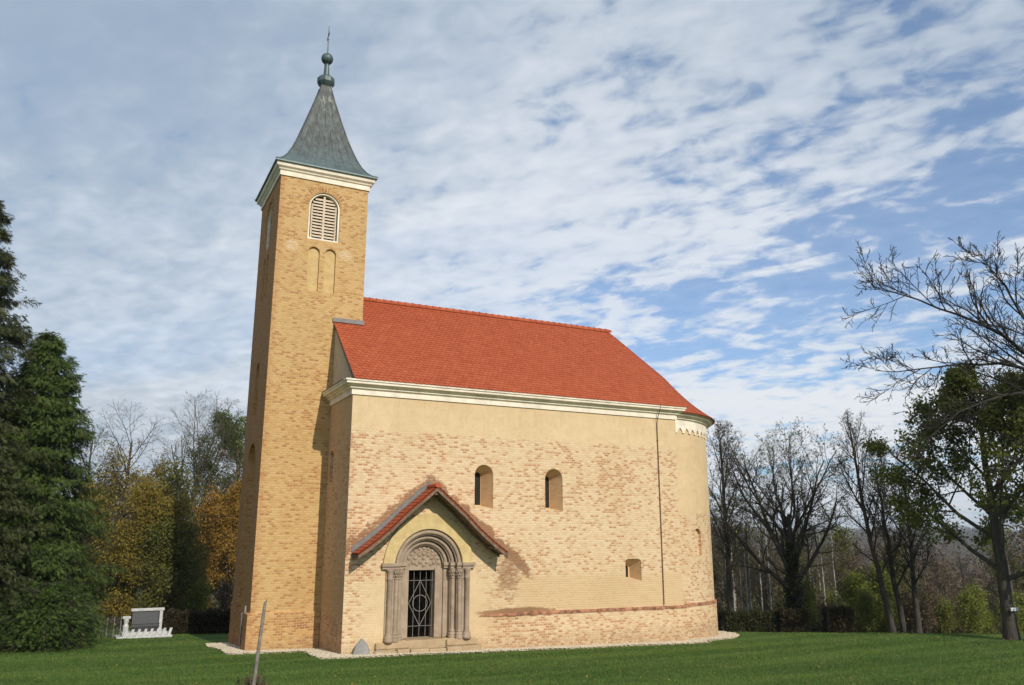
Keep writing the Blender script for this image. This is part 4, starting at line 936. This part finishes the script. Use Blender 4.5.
for i, (px, s, h, ln, lab, bush) in enumerate(((893, 41, 10.8, (-1.2, .3), 'tallest leaning bare tree of the thin clump, its top bending left', 0), (905, 41.6, 9.2, (-.4, .2), 'thin crooked bare tree in the middle of the leaning clump', 1), (917, 41, 8.6, (.5, .3), 'dark ivy-tufted tree on the right of the leaning clump', 2))):
    g, gr = bare_tree(40 + i, h, .15, (ln[0] * .8, 0, h * .62), 1.7, h * .42, SLIM, lean=ln, trunk_h=.93, bend=.07)
    lf = leaves(g, tips(gr, -1, (1.,))[::2], 1, .12, .1) if bush == 2 else leaves(g, tips(gr, -1, (1.,))[::5], 1, .11, .1)
    add_tree('bare_tree', loc(px, s), gr, M['darkbark'], (*lf, LM['ivy'] if bush == 2 else LM['brown']), label=lab, cat='tree')
# the big leafy tree at the right edge
FULL = [dict(n=24, t0=.06, ang=75, ang_top=32, ratio=.6, fall=.5, wander=.10, up=.04, pts=7, rr=.4, slim=.022), dict(n=10, t0=.2, ang=45, ratio=.5, wander=.14, up=.0, pts=5, slim=.016), dict(n=7, t0=.2, ang=45, ratio=.55, wander=.18, up=0., pts=4, slim=.014)]
BIG = [dict(n=15, t0=.22, ang=66, ang_top=35, ratio=.85, fall=.35, wander=.12, up=.05, pts=8, rr=.5, slim=.04),
       dict(n=9, t0=.25, ang=45, ratio=.5, wander=.15, up=.02, pts=6, slim=.025), dict(n=7, t0=.2, ang=45, ratio=.5, wander=.18, up=.0, pts=5, slim=.018)]
g, gr = bare_tree(51, 11.2, .27, (-.4, 0, 6.1), 4.5, 5.0, BIG, trunk_h=.85, bend=.04)
lf = leaves(g, tips(gr, -1, (.3, .65, 1.)), 14, .155, .16, up=.6)
at = loc(1012, 34.5)
add_tree('maple_tree', at, gr, M['darkbark'], (*lf, LM['dark']), split=3, label='broad leafy dark green tree at the right edge with a white plate on its trunk', cat='tree',
         extra=[('plate', (lambda q: (q.materials.append(M['marble']), q)[1])(MB().box((-.34, -.36, 1.12), (.16, -.335, 1.25)).me('plate')))])
# overhanging bare branches of a nearer tree standing outside the picture
OVER = [dict(n=17, t0=.22, ang=38, ratio=.34, fall=.6, wander=.12, up=.03, pts=8, rr=.5, slim=.022, angv=14), dict(n=10, t0=.1, ang=45, ratio=.5, wander=.16, up=.05, pts=6, slim=.015),
        dict(n=6, t0=.1, ang=48, ratio=.45, wander=.2, up=.06, pts=4, slim=.014)]
def overhang():
    g = np.random.default_rng(66); B = loc(1135, 31); K_ = 1.55
    def at_(l, z, d=0.): l = l if l > 20 else LB + (l + 2.3 - 15.15) * K_; z = 3.33 + (z - 3.33) * K_ * (.97 if z > 5.3 else 1); return np.array([(l - LB) * YC + d * YS, -(l - LB) * YS + d * YC, z - B[2]])     # metres right of the view line, height, metres deeper
    LB = float(sl_of(B[0], B[1])[1]); fork = at_(LB - .5, 5.3, 0)
    tr = np.array([[0, 0, -.3], at_(LB + .05, 3.4, .1), at_(LB - .2, 4.4, 0), fork]); u = np.linspace(0, 3, 10)
    T = np.stack([np.interp(u, range(4), tr[:, k]) for k in range(3)], 1)
    limbs = [[(13.3, 6.5), (11.6, 7.9), (10.7, 8.7), (9.6, 9.2), (8.4, 9.6), (7.9, 9.95)], [(13.2, 6.4), (11.9, 7.3), (10.9, 7.75), (9.8, 7.7), (8.6, 7.5), (7.5, 7.5)],
             [(13.2, 6.3), (11.5, 7.0), (10.2, 6.85), (9.3, 6.4), (8.4, 5.7)], [(13.3, 5.4), (12.0, 5.45), (11.2, 5.3), (10.4, 5.0)], [(13.4, 6.6), (12.2, 8.0), (11.5, 9.0), (11.0, 10.1), (10.6, 10.6)],
             [(13.9, 6.8), (13.0, 8.3), (12.6, 9.4), (12.3, 9.9)], [(14.8, 7.0), (15.6, 8.2), (16.0, 9.2), (16.3, 10.2)], [(15, 6.6), (16.6, 7.7), (18.0, 8.3), (19.0, 8.6)], [(14.4, 6.9), (14.6, 8.4), (14.6, 9.6), (14.5, 10.4)]]
    P = np.zeros((len(limbs), 14, 3))
    for i, Lm in enumerate(limbs):
        d = g.normal(0, .5); K = np.array([fork] + [at_(a, z, d * (q + 1) / len(Lm)) for q, (a, z) in enumerate(Lm)]); uu = np.linspace(0, len(K) - 1, 14)
        P[i] = np.stack([np.interp(uu, range(len(K)), K[:, k]) for k in range(3)], 1); P[i, 1:-1] = (P[i, :-2] + P[i, 1:-1] * 2 + P[i, 2:]) / 4; P[i, 1:] += g.normal(0, .035, (13, 3))
    lim = (P, (.015 + .11 * np.linspace(1, 0, 14) ** 1.3)[None].repeat(len(limbs), 0)); base = (T[None], np.linspace(.34, .2, 10)[None]); cur = lim; out = [base, lim]
    for L in OVER:
        st = []
        for i in range(len(cur[0])):
            pass
        B_, n, _ = cur[0].shape; m_ = L['n']; t = L['t0'] + (1 - L['t0']) * (np.arange(m_) + g.random((B_, m_))) / m_; idx = t * (n - 1); i0 = np.clip(idx.astype(int), 0, n - 2); f = (idx - i0)[..., None]; bi = np.arange(B_)[:, None]
        p = cur[0][bi, i0] * (1 - f) + cur[0][bi, i0 + 1] * f; d = nrm(cur[0][bi, i0 + 1] - cur[0][bi, i0]); r = cur[1][bi, i0]
        ln = np.linalg.norm(np.diff(cur[0], axis=1), axis=2).sum(1)[:, None] * L['ratio'] * (1 - L.get('fall', .5) * t) * g.uniform(.6, 1.25, (B_, m_))
        nd = nrm(d + nrm(g.normal(0, 1, d.shape) * np.array([1, 1, .9])) * math.tan(R(L['ang'])) * .9 + np.array([0, 0, .12])); p, nd, r, ln = p.reshape(-1, 3), nd.reshape(-1, 3), r.reshape(-1), ln.reshape(-1)
        k = L['pts']; Q = np.zeros((len(p), k, 3)); Q[:, 0] = p; c = nd
        for q in range(1, k): c = nrm(c + g.normal(0, L['wander'], c.shape) + np.array([0, 0, L['up']])); Q[:, q] = Q[:, q - 1] + c * (ln / (k - 1))[:, None]
        r0 = np.maximum(.013, np.minimum(r * .6, ln * L['slim'])); cur = (Q, np.maximum(.010, r0[:, None] * (1 - .65 * np.linspace(0, 1, k)[None]))); out.append(cur)
    add_tree('apple_tree', B, out, M['applebark'], None, split=2, label='near bare dark tree whose twiggy branches reach in from the right edge', cat='tree')
overhang()

# --- trees behind the lawn on the left
def leafy(seed, h, tr, c, rx, rz, spec, lmat, per, size, ts=(.4, .8), frac=1, spread=.14, bark='darkbark', zmax=None, trunk_h=.85):
    g, gr = bare_tree(seed, h, tr, c, rx, rz, spec, trunk_h=trunk_h); sp_ = 1 if bark == 'birch' else 2; tp = tips(gr, -1, ts)
    if zmax is not None: tp = tp[tp[:, 2] < zmax + g.normal(0, .6, len(tp))]
    tp = tp[g.random(len(tp)) < frac]; lf = leaves(g, tp, per, size, spread, up=.8); lo, hi = tree_meshes(gr, sp_)
    return [('trunk', mk('trunk', lo, M[bark])), ('branches', mk('branches', hi, M['bark' if bark == 'birch' else bark])), ('crown', mk('crown', lf[:2], lmat, lf[2], False))]
place_tree('hornbeam_tree', loc(112, 46), leafy(71, 12.0, .2, (0, 0, 6.2), 3.0, 6.6, FULL, LM['yellow'], 8, .125, zmax=8.6, spread=.2), label='golden yellow tree with a bare brown top behind the grave monument', cat='tree')
g, gr = bare_tree(72, 16.4, .36, (0, 0, 9.6), 4.8, 6.9, OAK, trunk_h=.6)
tp = tips(gr, -1, (1.,)); lf = leaves(g, tp[(tp[:, 2] < 9.5 + g.normal(0, 1, len(tp))) & (g.random(len(tp)) < .8)], 3, .15, .16)
add_tree('oak_tree', loc(186, 60), gr, M['mossbark'], (*lf, LM['olive']), label='tall nearly bare spreading oak between the yellow tree and the tower', cat='tree')
place_tree('hornbeam_tree', loc(146, 44), leafy(73, 7.2, .13, (0, 0, 3.4), 2.6, 3.8, FULL, LM['yellow'], 7, .12, spread=.26), label='low yellow tree right behind the grave monument', cat='tree')
place_tree('beech_tree', loc(222, 55), leafy(74, 8.8, .13, (0, 0, 4.6), 3.2, 4.4, FULL, LM['orange'], 7, .14, spread=.22), label='small orange-leaved tree beside the tower with a thin pale trunk', cat='tree')
place_tree('lime_tree', loc(228, 62), leafy(75, 15.2, .28, (0, 0, 8.2), 4.2, 7.2, FULL, LM['green'], 13, .15, spread=.2), label='tall green tree half hidden behind the tower', cat='tree')
place_tree('shrub', loc(163, 43.5), leafy(76, 5.6, .08, (0, 0, 2.7), 2.2, 3.0, FULL, LM['olive'], 6, .12, spread=.2), label='olive shrub under the bare oak', cat='shrub')
place_tree('bare_tree', loc(72, 50), (lambda a: [('trunk', mk('trunk', a[0], M['darkbark'])), ('branches', mk('branches', a[1], M['darkbark']))])(tree_meshes(bare_tree(77, 11.5, .16, (0, 0, 6.8), 2.3, 4.9, SLIM, trunk_h=.95)[1])), label='bare reddish-brown tree peeping out between cypress and yellow tree', cat='tree')

# --- background woods: a few kinds, copied
def dup(root, at, rot, sc):
    r = root.copy(); COL.objects.link(r); r.location = tuple(at); r.rotation_euler = (0, 0, rot); r.scale = sc
    for ch in list(root.children):
        c = ch.copy(); COL.objects.link(c); c.parent = r
    return r
WOOD = [dict(n=16, t0=.2, ang=50, ang_top=28, ratio=.42, fall=.5, wander=.1, up=.08, pts=5, rr=.5, slim=.02), dict(n=9, t0=.2, ang=42, ratio=.5, wander=.15, up=.04, pts=4, slim=.015), dict(n=5, t0=.2, ang=42, ratio=.5, wander=.15, up=.03, pts=3, slim=.014)]
def woods():
    rg = random.Random(9)
    def kind(seed, h, lm, frac, bark, per=2, size=.22, rx=2.4, tr=.13): return leafy(seed, h, tr, (0, 0, h * .6), rx, h * .43, WOOD, lm, per, size, (.5, 1.), frac, .2, bark, trunk_h=.92)
    K = {'brown': kind(81, 9, LM['brown'], .35, 'bark'), 'bare': kind(82, 10, LM['brown'], .12, 'bark'), 'olive': kind(83, 8, LM['olive'], .8, 'bark', 2), 'orange': kind(84, 8, LM['orange'], .55, 'bark'),
         'birch': kind(85, 10, LM['olive'], .25, 'birch', 1, .16, 1.3, .075), 'bush': kind(86, 3.2, LM['lime'], 1, 'bark', 3, .13, 1.5, .04), 'bushb': kind(88, 2.6, LM['brown'], 1, 'bark', 2, .13, 1.4, .04)}
    first = {}
    D = {'brown': ('brown-leaved tree of the autumn wood beyond the lawn', 'tree', 'brown-leaved trees of the background wood', 'woodland_tree'), 'bare': ('bare grey-brown tree in the background wood', 'tree', 'bare trees of the background wood', 'woodland_tree'),
         'olive': ('olive green tree of the background wood', 'tree', 'olive green trees of the background wood', 'woodland_tree'), 'orange': ('orange-leaved tree of the background wood', 'tree', 'orange-leaved trees of the background wood', 'woodland_tree'),
         'birch': ('slim white-stemmed birch beyond the lawn edge', 'tree', 'birches beyond the lawn edge', 'birch_tree'), 'bush': ('yellow-green bush on the bank behind the lawn', 'bush', 'yellow-green bushes behind the lawn', 'bush'), 'bushb': ('brown autumn bush on the bank behind the lawn', 'bush', 'brown bushes behind the lawn', 'bush')}
    def put(k, px, s, sc=1.):
        at = loc(px, s); at[2] -= .05; f = sc * rg.uniform(.85, 1.15); scl = (f, f, f * rg.uniform(.92, 1.1)); rot = rg.uniform(0, 6.28)
        if k not in first:
            lab, cat, grp, nm = D[k]; first[k] = place_tree(nm, at, K[k], rot, label=lab, cat=cat, group=grp); first[k].scale = scl
        else: dup(first[k], at, rot, scl)
    for i in range(9): put('birch', 702 + i * 4.5 + rg.uniform(-3, 3), rg.uniform(50, 60), .9)
    for px in (742, 748, 752, 763, 771, 812, 816, 821, 826, 838): put('birch', px, rg.uniform(48, 56), .78)
    for i in range(30): put(rg.choice(('brown', 'bare', 'brown', 'olive', 'bare', 'brown', 'olive', 'bare')), rg.uniform(690, 1060), rg.uniform(56, 74), rg.uniform(.75, 1.0))
    for i in range(56): put(rg.choice(('brown', 'bare', 'brown', 'olive', 'brown')), rg.uniform(690, 1080), rg.uniform(76, 120), rg.uniform(.9, 1.2))
    for i in range(20): put(rg.choice(('bush', 'bush', 'bushb', 'bush')), rg.uniform(855, 1010), rg.uniform(42.5, 48), rg.uniform(.55, .9))
    for i in range(24): put(rg.choice(('bush', 'bush', 'bushb')), rg.uniform(800, 1060), rg.uniform(46, 54), rg.uniform(.8, 1.2))
    # left: dense edge behind the monument
    for i in range(30): put(rg.choice(('brown', 'olive', 'orange', 'olive', 'bare')), rg.uniform(40, 300), rg.uniform(54, 74), rg.uniform(.85, 1.15))
    for i in range(10): put(rg.choice(('bushb', 'bushb', 'bush')), rg.uniform(60, 250), rg.uniform(43, 50), rg.uniform(.8, 1.1))
woods()
# far wooded slopes as one mass
def far_wood():
    g = np.random.default_rng(14); n = 9000
    s = 125 * (2400 / 125) ** g.random(n); px = g.uniform(560, 1250, n); l = (px - 512) / FPX * s * .972
    x = CAM[0] + s * YS + l * YC; y = CAM[1] + s * YC - l * YS; z = ground(x, y)
    c = np.stack([x, y, z], 1); per = 26; hh = g.uniform(6, 10, n)
    off = nrm(g.normal(0, 1, (n, per, 3))) * g.random((n, per, 1)) ** .4 * np.stack([hh * .28, hh * .28, hh * .48], 1)[:, None]
    p = (c[:, None] + off + np.array([0, 0, 1]) * (hh * .5)[:, None, None]).reshape(-1, 3)
    V, F, T = leaves(g, p, 1, 2.0, .1, .3, .8); q = np.repeat(g.random(n), per)
    link('far_forest', mk('far_forest', (V, F), LM['brown'], np.clip(q * .8 + T * .2, 0, 1), False), kind='stuff', label='brown autumn forest covering the far slopes')
far_wood()

# ------------------------------------------------------------------ hedges, fence, grave, post
def hedge(name, a, b, wd, h, mat, seed, n=2600, **k):
    g = np.random.default_rng(seed); a, b = np.array(a), np.array(b); t = g.random(n); p = a + (b - a) * t[:, None]; d = nrm((b - a)[:2]); nr = np.array([-d[1], d[0], 0])
    top = h * (1 + .06 * np.sin(t * 23) + .05 * np.sin(t * 57)); face = g.random(n); zz = g.random(n) * top
    off = np.where(face < .62, np.sign(face - .31) * wd / 2 * g.uniform(.75, 1.05, n), g.uniform(-.5, .5, n) * wd); zz = np.where(face < .62, zz, top * g.uniform(.92, 1.03, n))
    p = p + nr * off[:, None]; p[:, 2] = ground(p[:, 0], p[:, 1]) + zz
    V, F, T = leaves(g, p, 5, .10, .05); e = empty(name, tuple(a), **k)
    st = []
    for i in range(40):
        q = a + (b - a) * (i + .5) / 40; z = float(ground(q[0], q[1])); st.append(np.stack([[q[0], q[1], z - .1], q + [0.05 * math.sin(i), .05, .5 * h], [q[0] + .1 * math.sin(i * 3), q[1], z + h * .95]]))
        st[-1][1][2] = z + .5 * h
    inv = -np.array(a)
    sv, sf = tubes_np(np.array(st), np.full((40, 3), .02), 4)
    link('stems', mk('stems', (sv + inv, sf), M['bark']), None, e); link('foliage', mk('foliage', (V + inv, F), mat, T, False), None, e)
hedge('hedge', loc(722, 40.2), loc(776, 41.0), .9, .85, LM['hedgeg'], 1, label='clipped brownish-green hedge between the apse and the ivy-clad oak', cat='hedge')
hedge('hedge', loc(777, 40.6), loc(804, 40.8), 1.0, .95, LM['hedge'], 2, 1600, label='reddish-brown clipped hedge block at the foot of the ivy-clad oak', cat='hedge')
hedge('hedge', loc(828, 40.4), loc(850, 40.4), 1.1, 1.05, LM['hedge'], 3, 1500, label='squared brown hedge block right of the ivy-clad oak', cat='hedge')
hedge('hedge', loc(166, 37.8), loc(238, 38.6), .9, .85, LM['hedge'], 4, 2600, label='long low brown hedge between the grave monument and the tower', cat='hedge')
def aim(px, s): p = loc(px, s); d = Vector((CAM[0] - p[0], CAM[1] - p[1])); return p, math.atan2(d.y, d.x) + math.pi / 2
def grave():
    p, rz = aim(144, 35.8); e = empty('grave_monument', tuple(p), label='white grave monument with dark grey slab and balustrade by the hedge', cat='monument'); e.rotation_euler = (0, 0, rz + .12); e.scale = (.86,) * 3
    b = MB(); b.box((-1.25, -.5, -.25), (1.2, .9, .10)); b.box((-1.0, -.25, .103), (1.0, .8, .26)); b.obj('base', M['marble'], e, bevel=.02)
    for i in range(8):
        x = -.98 + i * .28; q = MB(); q.add([(x, -.44, .10), (x + .13, -.44, .10), (x + .13, -.30, .10), (x, -.30, .10), (x + .10, -.42, .42), (x + .21, -.42, .42), (x + .21, -.34, .42), (x + .10, -.34, .42)], [(0, 3, 2, 1), (4, 5, 6, 7), (0, 1, 5, 4), (1, 2, 6, 5), (2, 3, 7, 6), (3, 0, 4, 7)]); q.obj('baluster', M['marble'], e)
    MB().box((-.58, .25, .262), (.60, .37, 1.18)).obj('slab', M['blackgranite'], e, bevel=.01)
    MB().box((-.66, .18, 1.183), (.84, .46, 1.31)).obj('cap', M['marble'], e, bevel=.02)
    MB().box((.63, .2, .262), (.78, .44, 1.18)).obj('pillar', M['marble'], e, bevel=.02)
    MB().box((-1.0, .2, .85), (-.64, .42, .97)).obj('ledge', M['marble'], e, bevel=.02)
    MB().lathe([(.12, .26), (.14, .5), (.09, .62), (.13, .80), (.10, .849)], (-.82, .31, 0), 10).obj('urn', M['marble'], e)
    q = MB()
    for i in range(14): q.box((-.58 + i * .09, -.12, .262), (-.565 + i * .09, -.10, .62))
    for z in (.36, .48, .60): q.box((-.62, -.125, z), (.64, -.098, z + .03))
    q.obj('railing', M['blackiron'], e)
grave()
def fence():
    a, b = loc(92, 35.3), loc(124, 35.9); e = empty('iron_fence', tuple(a), label='low dark iron picket fence left of the grave monument', cat='fence'); d = Vector(b - a); n = 15; q = MB()
    for z in (.22, .68): q.tube([(0, 0, z), (d.x, d.y, z + d.z)], .018, 5)
    q.obj('rail', M['blackiron'], e)
    for i in range(n):
        f = i / (n - 1); MB().box((d.x * f - .018, d.y * f - .012, d.z * f - .05), (d.x * f + .018, d.y * f + .012, d.z * f + .82)).obj('picket', M['blackiron'] if i % 3 else M['greypost'], e)
fence()
def post():
    p = loc(245.5, 15.6); z0 = p[2]; q = MB(); V = []; rg = random.Random(1)
    top = Vector((.15, .02, 1.66)); n = 7
    for i in range(n):
        t = i / (n - 1); c = top * t + Vector((0, 0, -.25 * (1 - t))); r = .031 - .005 * t
        V += [(c.x + r * a * rg.uniform(.9, 1.08), c.y + r * b * rg.uniform(.9, 1.08), c.z + (.03 * a if i == n - 1 else 0)) for a, b in ((-1, -.6), (-.6, -1), (.6, -1), (1, -.6), (1, .6), (.6, 1), (-.6, 1), (-1, .6))]
    F = [(j * 8 + i, j * 8 + (i + 1) % 8, (j + 1) * 8 + (i + 1) % 8, (j + 1) * 8 + i) for j in range(n - 1) for i in range(8)] + [tuple(range((n - 1) * 8, n * 8))]
    q.add(V, F); o = q.obj('wooden_post', M['greypost'], label='leaning weathered grey wooden post standing in the lawn in front of the tower', cat='post'); o.location = tuple(p)
    g = np.random.default_rng(8); c = loc(247, 17.0); B = 26; k = 5; P = np.zeros((B, k, 3)); cur = nrm(np.stack([g.normal(0, .35, B), g.normal(0, .35, B), np.ones(B)], 1)); P[:, 0, :2] = g.normal(0, .06, (B, 2))
    for s in range(1, k): cur = nrm(cur + g.normal(0, .16, cur.shape)); P[:, s] = P[:, s - 1] + cur * g.uniform(.05, .11, (B, 1))
    e = empty('dry_weed', tuple(c), label='tuft of dry brown weeds at the foot of the leaning post', cat='weed')
    link('stems', mk('stems', tubes_np(P, np.full((B, k), .006), 4), M['bark']), None, e); lf = leaves(g, P[:, 1:].reshape(-1, 3), 3, .06, .03); link('leaves', mk('leaves', lf[:2], LM['brown'], lf[2], False), None, e)
post()

# ------------------------------------------------------------------ air
def haze():
    q = NT('haze_air'); v = q.n('ShaderNodeVolumePrincipled'); v.inputs['Color'].default_value = (.86, .92, 1, 1); v.inputs['Density'].default_value = .00022; v.inputs['Anisotropy'].default_value = .2
    o = q.n('ShaderNodeOutputMaterial'); q.t.links.new(v.outputs[0], o.inputs['Volume'])
    MB().box((-5400, -5400, -60), (5400, 5400, 95)).obj('haze', q.m, kind='stuff', label='thin blue autumn haze in the air')
haze()

# ------------------------------------------------------------------ grass and fallen leaves
def grass():
    g = np.random.default_rng(3); n = 330000
    s = 14 + 27 * g.random(n) ** 1.5; l = (g.random(n) - .5) * 2 * (s * .66)
    x = CAM[0] + s * YS + l * YC; y = CAM[1] + s * YC - l * YS
    inside = (x > TX0 - .72) & (x < 19) & (y > TY0 - .68) | (x > -.72) & (x < 19) & (y > -.78)
    x, y, s = x[~inside], y[~inside], s[~inside]; n = len(x); z = ground(x, y) - .005
    a = g.random(n) * 6.28; wd = g.uniform(.006, .012, n) * np.clip(s / 18, 1, 2); h = g.uniform(.02, .055, n) * (1 + .3 * np.sin(x * 1.3) * np.sin(y * 1.7)); ln = g.normal(0, .02, (n, 2))
    c, sn = np.cos(a) * wd, np.sin(a) * wd
    V = np.stack([np.stack([x - c, y - sn, z], 1), np.stack([x + c, y + sn, z], 1), np.stack([x + ln[:, 0], y + ln[:, 1], z + h], 1)], 1)
    q = NT('grass_blade'); t = q.attr(); P = q.pos(); x_, y_, z_ = q.xyz(P)
    cg = q.mix(t, (.062, .118, .020), (.145, .225, .048)); sw = q.noise(q.comb(q.math('ADD', q.math('MULTIPLY', x_, .06), 0.), q.math('ADD', q.math('MULTIPLY', y_, .9), q.math('MULTIPLY', x_, -.18))), .9, 2)
    cg = q.mix(q.ss(sw, .42, .62, 0, .5), cg, (.165, .230, .052)); cg = q.mix(q.ss(q.noise(P, .45, 4, .6), .5, .72, 0, .6), cg, (.180, .205, .055)); cg = q.mix(q.ss(q.noise(P, 1.7, 4, .6), .5, .75, 0, .55), cg, (.035, .075, .014))
    M['grass'] = q.out(cg, .7, None, .2, 0., .3)
    link('grass', mk('grass', (V.reshape(-1, 3), np.arange(n * 3).reshape(-1, 3)), M['grass'], np.clip(g.normal(.45, .22, n) + .2 * np.sin(y * 1.1 + x * .2), 0, 1), False), kind='stuff', label='short mown green grass of the lawn')
    n = 900; s = 15 + 24 * g.random(n) ** 1.2; l = (g.random(n) - .5) * 2 * (s * .64); x = CAM[0] + s * YS + l * YC; y = CAM[1] + s * YC - l * YS
    inside = (x > TX0 - .1) & (x < 18) & (y > -.1); x, y = x[~inside], y[~inside]; p = np.stack([x, y, ground(x, y) + .035], 1)
    V, F, T = leaves(g, p, 1, .07, .0, up=2.5, aspect=.7); link('fallen_leaves', mk('fallen_leaves', (V, F), LM['yellow'], T, False), kind='stuff', label='scattered fallen yellow-brown leaves on the lawn')
grass()
